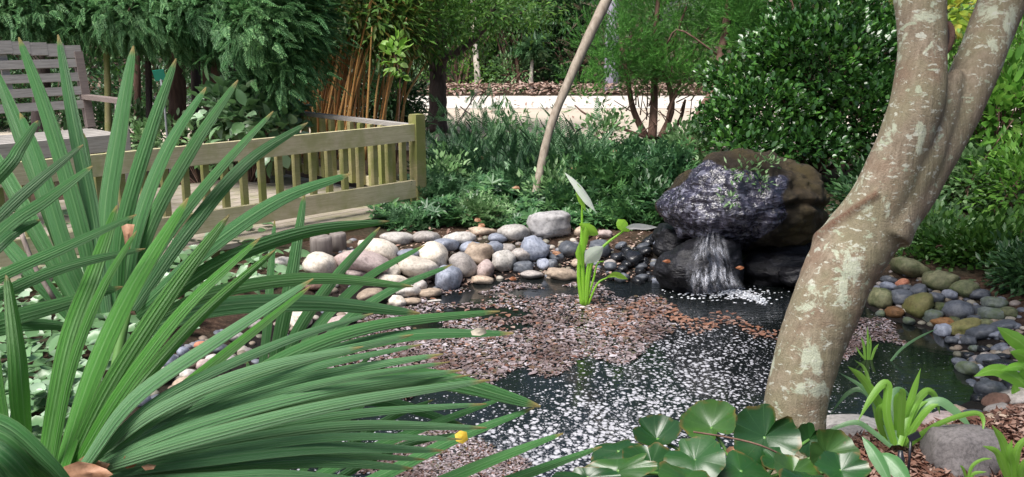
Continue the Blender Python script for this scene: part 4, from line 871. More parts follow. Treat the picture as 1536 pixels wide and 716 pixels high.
b = MB(); cloud(b, [E(940, 60, 9.5, 50, 34, .35), E(918, 100, 9.4, 34, 26, .25), E(985, 20, 9.6, 60, 34, .4), E(1000, 95, 9.4, 44, 24, .3), E(1040, 110, 9.5, 40, 20, .3), E(950, 110, 9.5, 36, 24, .3), E(1060, 50, 9.7, 44, 30, .3), E(1090, 15, 9.7, 44, 30, .3), E(880, 140, 9.3, 18, 18, .12), E(970, -40, 9.6, 90, 40, .5), E(895, 60, 9.4, 26, 26, .2), E(1020, 65, 9.6, 30, 20, .2), E(868, 120, 9.3, 10, 14, .1)], 3000, T_BRIS, .15, **jk); b.build('crown', G['juniper'], r)
r = empty('juniper_tree', gp(1030, 200, 9.0), 'slender juniper with one crooked leaning dark brown trunk beside the holly', 'tree'); s = MB()
s.tube(spline([gp(1030, 206, 9.0), at(1052, 168, 9.0), at(1074, 130, 9.0), at(1082, 80, 9.05), at(1092, 20, 9.1), at(1098, -50, 9.2)], 22), np.interp(np.linspace(0, 1, 22), [0, 1], [.05, .035]) * (1 + .1 * np.sin(np.arange(22) * 1.7)), 8); s.tube(spline([at(1080, 85, 9.05), at(1020, 45, 9.1), at(1000, 66, 9.15)], 8), .01, 5); s.build('trunk', M['bark_brown'], r)
b = MB(); cloud(b, [E(1110, 25, 9.0, 40, 30, .3), E(1130, 60, 9.0, 28, 20, .2), E(1110, -30, 9.1, 70, 40, .4)], 1300, T_BRIS, .17, **jk); b.build('crown', G['juniper'], r)
# glossy holly
hk = dict(clump=9, csize=.045, shell=.5, out=.8, up=.6, rand=.7, W=1.25)
r = plant('holly_shrub', gp(1215, 245, 7.6), 'large glossy dark-leaved holly shrub above the waterfall boulder', 'shrub', None, 'foliage', G['glossy'],
    lambda b: cloud(b, [E(1230, 100, 7.4, 110, 90, .6), E(1150, 160, 7.2, 80, 50, .4), E(1290, 170, 7.2, 70, 80, .45), E(1090, 180, 7.3, 50, 26, .3), E(1110, 120, 7.5, 50, 30, .3), E(1200, 215, 7.0, 80, 26, .3), E(1330, 80, 7.4, 60, 60, .4), E(1240, 20, 7.6, 90, 50, .5), E(1180, 70, 7.4, 60, 40, .4), E(1120, 215, 6.9, 60, 18, .25)], 22000, T_OVAL, .05, **hk), None, lambda s, c: stems(s, gp(1215, 245, 7.6), c, 60, .014, .004))
plant('yellow_green_shrub', gp(1290, 230, 9.4), 'yellow-green shrub glowing above the holly, behind the forked trunk', 'shrub', None, 'foliage', G['maple'],
    lambda b: cloud(b, [E(1305, 6, 9.0, 60, 22, .4), E(1430, 14, 8.6, 50, 24, .4), E(1300, -40, 9.0, 120, 30, .5)], 900, T_OVAL, .12, clump=8, csize=.12, droop=.3), None, lambda s, c: stems(s, gp(1290, 230, 9.4), c, 12, .016, .005))
# shady bank on the other side of the forked trunk
SB = [(1500, 170, 6.6, 70, 60, .4, 'fresh', T_OVAL, .10, 900, 'tall leafy shrub with fresh oval leaves behind the forked trunk'), (1450, 270, 6.5, 60, 50, .4, 'bush', T_OVAL, .06, 1800, 'mid green small-leaved shrub close behind the forked trunk'),
      (1530, 290, 6.1, 50, 60, .35, 'fresh', T_KITE, .07, 1500, 'bright shrub of small leaves over the shady cobble bank'), (1470, 372, 5.15, 90, 34, .35, 'tree', T_OVAL, .045, 3000, 'dark ferny undergrowth right above the shady cobbles'),
      (1420, 200, 7.6, 90, 110, .5, 'tree', T_KITE, .085, 4200, 'dense dark green thicket shrub behind the oval-leaved shrub'), (1540, 80, 6.9, 60, 60, .4, 'fresh', T_KITE, .08, 1500, 'feathery light green shrub near the upper stem'), (1400, 356, 5.3, 44, 26, .25, 'bush', T_OVAL, .045, 1500, 'small-leaved plant above the long olive stone'),
      (1550, 412, 4.6, 34, 30, .2, 'dark', T_KITE, .05, 1700, 'dark shrub spilling over the shady end of the cobbles'), (1320, 310, 5.9, 60, 56, .35, 'dark', T_KITE, .07, 2200, 'deep shaded shrub between the holly and the forked trunk'), (1440, 390, 5.15, 100, 18, .15, 'tree', T_OVAL, .04, 1800, 'dark creeping shrub behind the olive stones')]
for (px, py, d, rx, ry, rd_, gk, T, L, cnt, lb) in SB:
    el = E(px, py, d, rx, ry, rd_); base = gp(px, py, d)
    plant('bank_shrub', base, lb, 'shrub', 'shrubs on the shady bank', 'foliage', G[gk], lambda b, e=el, c=cnt, T=T, L=L: cloud(b, [e], c, T, L, clump=8, csize=L * 1.2, shell=.4, up=.3), M['bark_brown'], lambda s, ce, bb=base: stems(s, bb, ce, 16, .008, .003))
for k, (pts, lb) in enumerate((([(1400, 400, 6.5), (1425, 330, 6.4), (1470, 250, 6.35), (1520, 180, 6.3)], 'thin arching brown stem behind the forked trunk, taller of two'), ([(1470, 390, 6.2), (1490, 320, 6.1), (1535, 260, 6.0)], 'thin arching brown stem above the shady cobbles'))):
    p = np.array([at(*q) for q in pts]); p[0, 2] = ground_z(p[0, 0], p[0, 1]); tag(MB().tube(spline(p, 14), np.linspace(.01, .004, 14), 6).build('leaning_sapling', M['bark_brown']), lb, 'sapling')
# ground cover and spreading shrubs behind the cobbles
b = MB(); n = 5200; Q = []
while len(Q) < n:
    q = np.array([rng.uniform(560, 1030), rng.uniform(222, 344)]); 
    if q[0] < 640 and q[1] < 300 - (q[0] - 560) * .0 : continue
    if q[0] < 660 and q[1] < 240: continue
    Q.append(q)
def on_ground(q, hmin, hmax):
    P = ground_hit(*q); return P + np.array([0, 0, rng.uniform(hmin, hmax)])
hn = lambda q: .03 + .30 * max(0, mnoise.noise(Vector((q[0] / 45, q[1] / 22, 2))) + .25)
P = np.array([on_ground(q, .01, hn(q)) for q in Q]); inst(b, T_WHORL, P, rdir(n) * np.array([1, 1, .2]), np.array([0, -.45, 1.0]) + .55 * rdir(n), rng.uniform(.045, .085, n))
tag(b.build('ground_cover', G['whorl']), kind='stuff')
b = MB(); n = 2600
P = np.array([on_ground((rng.uniform(-60, 450), rng.uniform(330, 720)), .01, .10) for _ in range(n)]); P = P[pond_sd(P[:, :2]) > .45]; n = len(P)
inst(b, T_OVAL, P, rdir(n) * np.array([1, 1, .3]), np.array([0, -.3, 1.0]) + .5 * rdir(n), rng.uniform(.05, .09, n), rng.uniform(.07, .11, n)); tag(b.build('ground_ivy', G['pale']), kind='stuff')
LS = [(690, 262, 7.4, 50, 22, .4, 'yew', T_FERN, .13, 900, 'dark bluish yew mound beside the corner post'), (785, 272, 7.1, 56, 20, .35, 'yew', T_FERN, .13, 800, 'dark yew mound just behind the foot of the leaning pole'), (735, 250, 7.7, 70, 10, .4, 'ferny', T_FERN, .19, 300, 'feathery grey-green plume shrub in front of the path'),
      (845, 260, 7.3, 60, 12, .4, 'ferny', T_FERN, .19, 300, 'feathery plume shrub between the pole and the juniper'), (950, 256, 7.3, 70, 20, .45, 'whorl', T_WHORL, .07, 900, 'star-leaved shrub under the juniper'), (905, 276, 6.8, 90, 36, .4, 'whorl', T_WHORL, .065, 1500, 'largest star-leaved mound, behind the pond stalks'),
      (1000, 270, 6.7, 46, 40, .3, 'whorl', T_WHORL, .06, 800, 'star-leaved mound against the side of the boulder'), (760, 290, 6.9, 60, 28, .3, 'ferny', T_WHORL, .05, 900, 'silvery small-leaved mound above the long pale cobbles'), (650, 300, 6.7, 46, 34, .25, 'ferny', T_WHORL, .05, 900, 'silvery small-leaved mound spilling beside the deck corner'),
      (612, 336, 6.1, 36, 12, .15, 'ferny', T_WHORL, .04, 420, 'low silvery mound under the deck corner'), (1040, 215, 7.6, 50, 26, .3, 'bush', T_OVAL, .055, 900, 'leafy mound between the juniper and the boulder'), (950, 330, 6.2, 50, 24, .2, 'whorl', T_WHORL, .055, 500, 'low star-leaved clump above the shiny black stones'), (860, 310, 6.5, 50, 22, .25, 'whorl', T_WHORL, .06, 600, 'star-leaved clump behind the big angular rock')]
for (px, py, d, rx, ry, rd_, gk, T, L, cnt, lb) in LS:
    el = E(px, py, d, rx, ry, rd_); base = gp(px, py, d)
    plant('spreading_shrub', base, lb, 'shrub', 'low spreading shrubs behind the cobbles', 'foliage', G[gk], lambda b, e=el, c=cnt, T=T, L=L: cloud(b, [e], c, T, L, clump=5, csize=L * .8, shell=.5, up=.5, out=.8), M['bark_brown'], lambda s, ce, bb=base: stems(s, bb, ce, 14, .006, .003))
for (px, py, d, rx, ry, rd_, gk, T, L, cnt, lb) in [(700, 186, 9.4, 26, 22, .2, 'ferny', T_FERN, .17, 60, 'loose feathery clump breaking the path edge by the small dark tree'), (765, 196, 9.2, 22, 16, .2, 'bush', T_KITE, .08, 200, 'loose light clump at the path edge between tree and pole'), (905, 194, 9.3, 34, 20, .25, 'bush', T_OVAL, .06, 420, 'rounded clump at the path edge beside the juniper'), (668, 262, 7.0, 34, 26, .25, 'bush', T_OVAL, .05, 500, 'light green oval-leaved clump beside the railing corner post'), (830, 285, 6.6, 34, 20, .2, 'bush', T_KITE, .06, 420, 'light narrow-leaved clump at the foot of the leaning pole'), (720, 318, 6.2, 46, 16, .15, 'bush', T_WHORL, .035, 420, 'fresh green small-leaved patch above the flat tan stone'), (975, 300, 6.3, 30, 24, .2, 'dark', T_OVAL, .05, 500, 'dark oval-leaved clump against the wet side of the boulder')]:
    el = E(px, py, d, rx, ry, rd_); base = gp(px, py, d)
    plant('leafy_clump', base, lb, 'plant', 'leafy clumps among the spreading shrubs', 'foliage', G[gk], lambda b, e=el, c=cnt, T=T, L=L: cloud(b, [e], c, T, L, clump=5, csize=L * 1.2, shell=.3, up=.5, out=.8), M['bark_brown'], lambda s, ce, bb=base: stems(s, bb, ce, 12, .005, .002))
r = empty('creeping_sprig', at(1110, 262, 5.05), 'small green sprigs creeping over the top of the wet boulder', 'plant'); b = MB()
cloud(b, [E(1118, 258, 5.03, 22, 12, .05), E(1140, 275, 5.0, 14, 9, .04), E(1098, 298, 4.99, 12, 9, .03), E(1150, 248, 5.1, 20, 8, .06)], 260, T_KITE, .035, clump=5, csize=.02); b.build('foliage', G['bush'], r)
for kx, ky in ((1118, 258), (1140, 275), (1098, 298)): MB().tube(spline([at(kx - 8, ky - 10, 5.08), at(kx, ky, 5.02), at(kx + 5, ky + 8, 5.02)], 6), .003, 5).build('stem', M['bark_brown'], r)
# bare twigs crossing the plume shrubs
for pts, lb in (([(683, 190, 8.0), (715, 140, 8.1)], 'thin dark twig slanting up beside the dark small tree'), ([(690, 160, 8.4), (730, 190, 8.3)], 'thin twig slanting down towards the plume shrub')):
    tag(MB().tube(spline([at(*q) for q in pts], 5), .006, 5).build('bare_twig', M['bark_dark']), lb, 'twig')
# green plaque on a leaning stake
m, nt = mat('green_plaque'); finish(nt, (.02, .28, .19), .5); M['plaque'] = m; m, nt = mat('grey_metal'); finish(nt, (.25, .26, .28), .45); M['metal'] = m
r = empty('plant_sign', gp(252, 214, 7.2), 'small blank green plaque on a thin grey stake among the trunks', 'sign'); ax = np.stack([nrm(np.array([1, .25, .1])), nrm(np.array([-.25, 1, .3])), nrm(np.array([-.1, -.3, 1]))])
MB().box(at(239, 113, 7.2), (.085, .008, .085), ax).build('plaque', M['plaque'], r, False); MB().tube([gp(252, 214, 7.2), at(246, 150, 7.22), at(240, 112, 7.22)], .009, 6).build('stake', M['metal'], r)

# ---------------------------------------------------------------- forked tree close to the viewer
TD = 2.86
def px_tube(mb, rows, sides=28, d=TD, jig=0.0):
    g_ = np.gradient(np.array([[x, y] for x, y, *_ in rows], float), axis=0); cs_ = np.abs(g_[:, 1]) / np.hypot(g_[:, 0], g_[:, 1])   # widths were read off level, the limb leans
    p = np.array([at(x, y, d + dd) for x, y, w, dd in rows]); r = np.array([w / 2 * d / FPX * c_ for (*_, w, dd), c_ in zip(rows, cs_)]); n = 46
    q = spline(p, n); rr = spline(r[:, None].repeat(3, 1), n)[:, 0]; mb.tube(q, rr, sides); return q, rr
tree = empty('forked_tree', gp(1188, 690, TD), 'grey-brown forked trunk with pale green lichen patches leaning over the pond', 'tree')
tb = MB()
px_tube(tb, [(1186, 712, 122, 0), (1188, 690, 100, 0), (1190, 660, 92, 0), (1193, 607, 93, 0), (1205, 560, 97, 0), (1220, 507, 104, 0), (1239, 456, 108, 0), (1260, 406, 117, .02), (1290, 358, 124, .03), (1318, 301, 96, .0), (1346, 240, 86, -.02), (1365, 190, 80, -.04), (1379, 140, 76, -.05), (1384, 70, 68, -.05), (1381, 0, 73, -.04), (1376, -70, 74, 0)])
px_tube(tb, [(1235, 470, 80, 0), (1262, 406, 105, .0), (1300, 358, 118, .02), (1352, 300, 108, .03), (1391, 240, 92, .04), (1422, 190, 84, .05), (1447, 140, 80, .05), (1470, 90, 74, .06), (1504, 0, 77, .09), (1530, -70, 76, .12)])
px_tube(tb, [(1318, 350, 112, .02), (1345, 300, 96, .02), (1376, 240, 82, .0), (1404, 180, 62, .0), (1426, 130, 40, .0), (1438, 105, 18, .0)])
me = tb.data('trunk'); o = bpy.data.objects.new('trunk', me); COL.objects.link(o)
mo = o.modifiers.new('r', 'REMESH'); mo.mode = 'VOXEL'; mo.voxel_size = .0075
ms_ = o.modifiers.new('s', 'SMOOTH'); ms_.iterations = 10; ms_.factor = .5
dg = bpy.context.evaluated_depsgraph_get(); me2 = bpy.data.meshes.new_from_object(o.evaluated_get(dg)); o.modifiers.clear(); o.data = me2
n = len(me2.vertices); V = np.empty(n * 3, np.float32); me2.vertices.foreach_get('co', V); V = V.reshape(-1, 3).astype(float)
Nv = np.empty(n * 3, np.float32); me2.vertices.foreach_get('normal', Nv); Nv = Nv.reshape(-1, 3)
ns = np.array([mnoise.fractal(Vector((v[0] * 9, v[1] * 9, v[2] * 3)), 1, 2, 3) for v in V]); pv = project(V)
ridge = np.exp(-(((pv[:, 1] - 302) + (pv[:, 0] - 1300) * .72) / 7) ** 2) * (pv[:, 0] < 1318)         # old diagonal seam in the bark
rings = .0004 * np.sin(pv[:, 1] / 3.1 + 2.5 * np.sin(pv[:, 0] / 60)) * (pv[:, 1] > 360)
V = V + Nv * (.0045 * ns + .009 * ridge * (1 + .6 * ns) + rings)[:, None]
me2.vertices.foreach_set('co', V.astype(np.float32).ravel()); me2.polygons.foreach_set('use_smooth', np.ones(len(me2.polygons), bool)); me2.update()
m, nt = mat('lichened_bark'); v = nt.nodes.new('ShaderNodeNewGeometry').outputs['Position']
vs_ = mapping(nt, v, (1, 1, .12), (0, -.35, 0)); a = noise_tex(nt, vs_, 75, 6, .65); f = noise_tex(nt, v, 160, 4, .7); b_ = noise_tex(nt, v, 7, 4)
c = ramp(nt, a, [(.25, (.125, .097, .068)), (.5, (.215, .175, .126)), (.75, (.31, .258, .196))])
c = mix(nt, ramp(nt, b_, [(.4, 0.0), (.62, .6)]), c, (.18, .17, .10))
c = mix(nt, ramp(nt, noise_tex(nt, v, 5, 3), [(.56, 0.0), (.68, .55)]), c, (.18, .115, .08))
for sc, lo, col, sq in ((11, .585, (.39, .42, .32), .8), (30, .6, (.42, .43, .36), 2.2), (17, .62, (.33, .37, .27), 1.9)):
    l = noise_tex(nt, mapping(nt, v, (1, 1, sq), (0, .3, 0), (sc, 0, 0)), sc, 5, .6, .4); l = math_(nt, 'ADD', l, math_(nt, 'MULTIPLY', math_(nt, 'SUBTRACT', f, .5), .14))
    c = mix(nt, ramp(nt, l, [(lo - .01, 0.0), (lo + .04, .85)]), c, col)
c = mix(nt, math_(nt, 'MULTIPLY', N(nt, 'ShaderNodeAttribute', attribute_name='scar').outputs['Fac'], ramp(nt, f, [(.35, .4), (.6, .95)])), c, (.11, .055, .035)); finish(nt, c, .85, bump(nt, math_(nt, 'ADD', a, math_(nt, 'MULTIPLY', f, .7)), .7, .008), .2); M['lichen'] = m
me2.materials.clear(); me2.materials.append(m); sc_ = me2.attributes.new('scar', 'FLOAT', 'POINT'); sc_.data.foreach_set('value', np.clip(ridge * 1.1 + .0 * ns, 0, 1).astype(np.float32)); o.parent = tree; o.matrix_parent_inverse = tree.matrix_world.inverted()
# old branch scar
kd = TD - .11; kc = at(1417, 58, kd + .085); b = MB(); th = np.linspace(0, 2 * np.pi, 25)
ring = [kc + RT * (.018 * math.cos(t) + .007 * math.sin(t)) + UP * .045 * math.sin(t) - FW * .004 * math.cos(2 * t) for t in th]; b.tube(ring, .011, 8, False); b.build('branch_scar', M['bark_brown'], tree)
b = MB(); b.add(ICO3[0] * np.array([.016, .014, .04]) @ CAMAX + kc, ICO3[1]); b.build('scar_hollow', M['bark_dark'], tree)
b = MB(); cc_ = cloud(b, [(np.array([.9, 3.5, 3.5]), np.array([1.3, 1.1, .55])), (np.array([2.2, 3.9, 3.3]), np.array([1.1, 1.1, .5])), (np.array([1.5, 2.6, 3.7]), np.array([1.0, .9, .5]))], 3000, T_OVAL, .11, clump=10, csize=.12, shell=.2); b.build('crown', G['tree'], tree)  # out-of-view crown, placed sunward so that it shades the cobble bank
s = MB()
for bx, by in ((1376, -66), (1530, -68)): stems(s, at(bx, by, TD + .05), cc_, 12, .03, .008, .05, 7)
s.build('limbs', M['lichen'], tree)

# ---------------------------------------------------------------- fan palm
def palm_material(name, cols, dark, streak, rough):
    m, nt = mat(name); uv = nt.nodes.new('ShaderNodeTexCoord').outputs['UV']; ge = nt.nodes.new('ShaderNodeNewGeometry'); sx = nt.nodes.new('ShaderNodeSeparateXYZ'); nt.links.new(uv, sx.inputs[0])
    cm = nt.nodes.new('ShaderNodeCombineXYZ'); nt.links.new(math_(nt, 'MULTIPLY', ge.outputs['Random Per Island'], 50.0), cm.inputs[2])
    def puv(sc):
        ad_ = N(nt, 'ShaderNodeVectorMath', operation='ADD'); nt.links.new(mapping(nt, uv, sc), ad_.inputs[0]); nt.links.new(cm.outputs[0], ad_.inputs[1]); return ad_.outputs[0]
    st = noise_tex(nt, puv((7, .8, 1)), 4.0, 6, .75); rb = noise_tex(nt, puv((13, .25, 1)), 2.0, 3); sp_ = noise_tex(nt, puv((3, 14, 1)), 3.0, 4, .7)
    c = ramp(nt, ge.outputs['Random Per Island'], [(i / (len(cols) - 1), x) for i, x in enumerate(cols)])
    c = mix(nt, ramp(nt, st, [(.36, .7), (.6, 0.0)]), c, dark); c = mix(nt, ramp(nt, rb, [(.52, 0.0), (.7, .55)]), c, streak)
    mid = math_(nt, 'ABSOLUTE', sx.outputs[0]); c = mix(nt, ramp(nt, mid, [(.0, .5), (.05, .4), (.09, 0.0)]), c, (.16, .3, .12)); c = mix(nt, ramp(nt, mid, [(.93, 0.0), (1.0, .5)]), c, (.26, .3, .16))
    pl = math_(nt, 'ABSOLUTE', math_(nt, 'SINE', math_(nt, 'MULTIPLY', math_(nt, 'ADD', sx.outputs[0], math_(nt, 'MULTIPLY', rb, .12)), 7.85)))
    c = mix(nt, ramp(nt, pl, [(0, .45), (.16, .25), (.3, 0.0)]), c, streak); c = mix(nt, ramp(nt, pl, [(.75, 0.0), (1.0, .18)]), c, dark)
    c = mix(nt, ramp(nt, sp_, [(.68, 0.0), (.75, .6)]), c, (.2, .2, .1))
    c = mix(nt, ramp(nt, sx.outputs[1], [(.955, 0.0), (.985, .9)]), c, (.3, .22, .08))
    finish(nt, c, rough, bump(nt, math_(nt, 'ADD', math_(nt, 'MULTIPLY', pl, .9), math_(nt, 'ADD', st, math_(nt, 'MULTIPLY', rb, 1.5))), .55, .004), .4, .22, (.09, .3, .04)); M[name] = m
palm_material('palm_blade', [(.036, .145, .04), (.05, .195, .048), (.068, .24, .055), (.095, .28, .062)], (.022, .075, .025), (.13, .23, .12), .46)
palm_material('young_palm_blade', [(.05, .2, .022), (.07, .27, .03), (.105, .34, .042)], (.035, .13, .02), (.15, .3, .08), .42)
palm_material('sheen_palm_blade', [(.08, .235, .085), (.12, .3, .115), (.17, .35, .16)], (.055, .15, .05), (.24, .32, .24), .42)  # grey-green sheen of the low frond put into its blade colour
m, nt = mat('palm_stalk'); finish(nt, (.1, .22, .05), .4); M['stalk'] = m
def blade(mb, pts, wpx, tilt, d0, d1, prof='palm', fold=.22, bow=.0, n=22, up=False):
    P = np.array(pts, float); L = np.r_[0, np.cumsum(np.hypot(*np.diff(P, axis=0).T))]; L /= L[-1]
    W = np.array([at(x, y, d0 + (d1 - d0) * t - bow * math.sin(math.pi * t)) for (x, y), t in zip(P, L)]); q = spline(W, n); t = np.linspace(0, 1, n)
    if prof == 'palm': w = np.interp(t, [0, .15, .35, .6, .8, .92, .965, .988, 1], [.66, .84, 1, .92, .7, .48, .36, .26, .08])
    elif prof == 'strap': w = np.interp(t, [0, .1, .5, .8, 1], [.7, .9, 1, .7, .04])
    else: w = np.interp(t, [0, .08, .3, .55, .8, 1], [.1, .35, .9, 1, .6, .03])
    half = wpx / 2 * w * (np.array([depth(x) for x in q]) / FPX) / math.cos(tilt)
    T = nrm(np.gradient(q, axis=0)); view = nrm(q - CAM); s = nrm(np.cross(T, view)); nn = np.cross(s, T)
    if up: tilt = abs(tilt) * (1 if (nn[:, 2] * s[:, 2]).mean() > 0 else -1)
    nn, s = nn * math.cos(tilt) + s * math.sin(tilt), s * math.cos(tilt) - nn * math.sin(tilt)
    k = np.array([-1, -.55, 0, .55, 1]); V = q[:, None] + s[:, None] * (half[:, None] * k)[:, :, None] + nn[:, None] * (half[:, None] * (-fold * (1 - np.abs(k))))[:, :, None]
    i = (np.arange(n - 1)[:, None] * 5 + np.arange(4)[None]).ravel(); F = np.stack([i, i + 1, i + 6, i + 5], -1)
    mb.add(V.reshape(-1, 3), F, np.stack([np.tile(k, n), np.repeat(t * 1.0, 5)], -1))
PALM0 = np.array([-.92, 1.75, 0]); PALM0[2] = ground_z(-.92, 1.75)
palm = empty('fan_palm', PALM0, 'big green fan palm with long stiff pleated blades filling the near corner by the deck', 'palm')
FR = {
 'upright back': ((190, 470, 2.05), 2.05, .22, [
  ([(150, 470), (118, 330), (70, 170), (28, 56)], 30), ([(160, 470), (140, 330), (112, 190), (87, 52)], 29), ([(165, 465), (160, 330), (180, 190), (200, 69)], 33), ([(175, 465), (185, 340), (225, 200), (264, 88)], 29),
  ([(185, 465), (205, 345), (250, 225), (309, 131)], 26), ([(190, 465), (225, 340), (290, 220), (357, 120)], 27), ([(195, 465), (240, 370), (320, 265), (410, 167)], 22), ([(200, 465), (280, 350), (370, 245), (462, 184)], 26),
  ([(205, 470), (310, 375), (420, 300), (526, 261)], 29), ([(210, 480), (320, 400), (450, 350), (584, 332)], 29), ([(210, 490), (320, 440), (470, 418), (620, 430)], 26), ([(210, 500), (320, 462), (470, 455), (630, 470)], 36),
  ([(130, 470), (80, 330), (30, 200), (-8, 103)], 32), ([(120, 470), (50, 340), (0, 250), (-40, 190)], 30), ([(140, 470), (100, 380), (60, 250), (30, 170)], 30), ([(150, 470), (135, 380), (130, 280), (125, 200)], 30), ([(110, 480), (40, 400), (-30, 320)], 30)]),
 'side': ((-130, 500, 1.55), 1.55, .1, [
  ([(-120, 480), (0, 350), (70, 300), (139, 249)], 25), ([(-120, 450), (0, 325), (60, 270), (125, 217)], 22), ([(-140, 400), (0, 262), (30, 222), (57, 181)], 25), ([(-120, 480), (0, 415), (100, 370), (205, 322)], 23), ([(-120, 500), (0, 442), (100, 400), (218, 373)], 23), ([(-120, 520), (0, 482), (80, 460), (184, 430)], 32), ([(-120, 530), (0, 494), (60, 487), (120, 492)], 26), ([(-120, 470), (-20, 385), (20, 350), (60, 330)], 24)]),
 'bright upright': ((105, 712, 1.45), 1.45, .2, [
  ([(62, 716), (100, 520), (140, 410), (176, 308)], 34), ([(75, 716), (105, 560), (150, 440), (205, 346)], 20), ([(88, 716), (140, 560), (200, 430), (282, 297)], 36), ([(98, 716), (165, 580), (255, 440), (344, 322)], 36), ([(105, 716), (180, 590), (280, 460), (390, 357)], 26), ([(110, 716), (190, 600), (300, 475), (414, 374)], 26), ([(118, 716), (240, 610), (352, 520), (466, 429)], 22), ([(40, 716), (30, 600), (24, 520), (10, 410)], 36), ([(20, 716), (0, 620), (-14, 520), (-30, 450)], 28)]),
 'low sweeping': ((125, 706, 1.36), 1.36, .12, [
  ([(125, 700), (200, 600), (320, 515), (470, 418)], 32), ([(130, 700), (240, 600), (420, 515), (560, 470)], 24), ([(130, 702), (260, 612), (440, 545), (620, 502)], 29), ([(130, 704), (270, 628), (460, 568), (665, 531)], 29), ([(132, 706), (280, 643), (480, 588), (694, 555)], 30), ([(135, 708), (290, 660), (500, 608), (735, 570)], 34), ([(135, 710), (300, 673), (520, 640), (730, 642)], 30), ([(135, 714), (300, 690), (480, 672), (666, 676)], 32), ([(135, 718), (300, 705), (470, 693), (620, 703)], 30), ([(135, 722), (300, 718), (420, 712), (562, 722)], 26), ([(128, 702), (230, 620), (380, 555), (545, 520)], 26)]),
 'nearest corner': ((-60, 690, 1.15), 1.15, .05, [
  ([(-70, 640), (0, 650), (50, 690), (95, 735)], 34), ([(-70, 660), (-10, 672), (30, 705), (60, 745)], 34), ([(-70, 690), (-20, 700), (10, 725), (30, 760)], 34), ([(-70, 615), (10, 638), (70, 690), (120, 745)], 30), ([(-70, 628), (4, 645), (60, 690), (108, 740)], 30), ([(-70, 675), (-15, 686), (18, 715), (45, 752)], 30), ([(-70, 650), (-5, 661), (40, 697), (78, 740)], 30)]),
 'middle behind': ((300, 640, 2.0), 2.0, .15, [
  ([(300, 620), (420, 540), (560, 490), (750, 467)], 27), ([(310, 630), (440, 550), (600, 505), (771, 500)], 27), ([(330, 640), (470, 590), (640, 568), (811, 610)], 46), ([(400, 760), (520, 690), (640, 640), (761, 595)], 18), ([(420, 780), (560, 720), (680, 660), (801, 612)], 23), ([(470, 800), (620, 740), (740, 690), (845, 650)], 23), ([(520, 820), (660, 760), (780, 715), (903, 670)], 23), ([(430, 760), (480, 715), (520, 695), (553, 688)], 17), ([(320, 650), (430, 610), (560, 600), (700, 640)], 28)]),
 'dark hindmost': ((400, 640, 2.35), 2.35, .15, [
  ([(400, 640), (455, 520), (540, 425), (637, 368)], 19), ([(410, 640), (480, 520), (570, 445), (678, 397)], 19), ([(395, 640), (440, 510), (500, 420), (570, 341)], 23), ([(390, 640), (425, 480), (440, 400), (457, 289)], 27), ([(380, 640), (400, 500), (405, 420), (412, 330)], 17), 
  ([(420, 720), (470, 640), (510, 580), (560, 530)], 16), ([(430, 740), (490, 660), (550, 600), (610, 560)], 16), ([(410, 720), (450, 620), (480, 560), (510, 500)], 18), ([(400, 720), (420, 640), (430, 580), (440, 520)], 18), ([(440, 750), (510, 680), (580, 630), (650, 600)], 16), ([(395, 720), (390, 640), (380, 590), (370, 540)], 16), ([(450, 760), (520, 710), (600, 670), (690, 650)], 16)]),
}
for k, (fn, ((hx, hy, hd), d0, dd, segs)) in enumerate(FR.items()):
    if fn == 'low sweeping':
        ext = []
        for (pa, wa_), (pb, wb_) in zip(segs[2:-3], segs[3:-2]):
            if len(pa) == len(pb): ext.append(([((x0 + x1) / 2 - 12 * (i == 3) * rng.random(), (y0 + y1) / 2) for i, ((x0, y0), (x1, y1)) in enumerate(zip(pa, pb))], .75 * wa_))
        segs = segs + ext
    hub = at(hx, hy, hd); b = MB()
    for j, (pts, w) in enumerate(segs):
        blade(b, pts, w * (.68 if fn == 'low sweeping' else .8), R(rng.uniform(-38, 38)), d0 + rng.uniform(-.02, .02) + .004 * j, d0 + dd * rng.uniform(.2, 1.3), bow=rng.uniform(.0, .06), fold=(.55 if fn == 'nearest corner' else rng.uniform(.2, .45)), up=fn in ('low sweeping', 'middle behind', 'side'))
    f = b.build('frond', M[{'bright upright': 'young_palm_blade', 'low sweeping': 'sheen_palm_blade'}.get(fn, 'palm_blade')], palm)
    s = MB(); s.tube(spline([PALM0 + np.array([.02 * k - .06, .02 * (k % 3), .25]), (PALM0 + hub) / 2 + np.array([0, 0, .12]), hub], 12), np.linspace(.016, .010, 12), 7); s.build('stalk', M['stalk'], f)
MB().tube(spline([PALM0, PALM0 + np.array([0, 0, .18]), PALM0 + np.array([.01, 0, .34])], 8), [.11, .10, .1, .1, .1, .09, .08, .06], 12).build('trunk', M['bark_brown'], palm)
# dead twigs and leaf caught in the palm
tag(MB().tube(spline([at(30, 345, 1.95), at(52, 400, 1.95), at(82, 450, 1.96)], 8), .005, 6).build('dead_twig', M['bark_grey']), 'grey dead twig caught among the palm blades', 'twig')

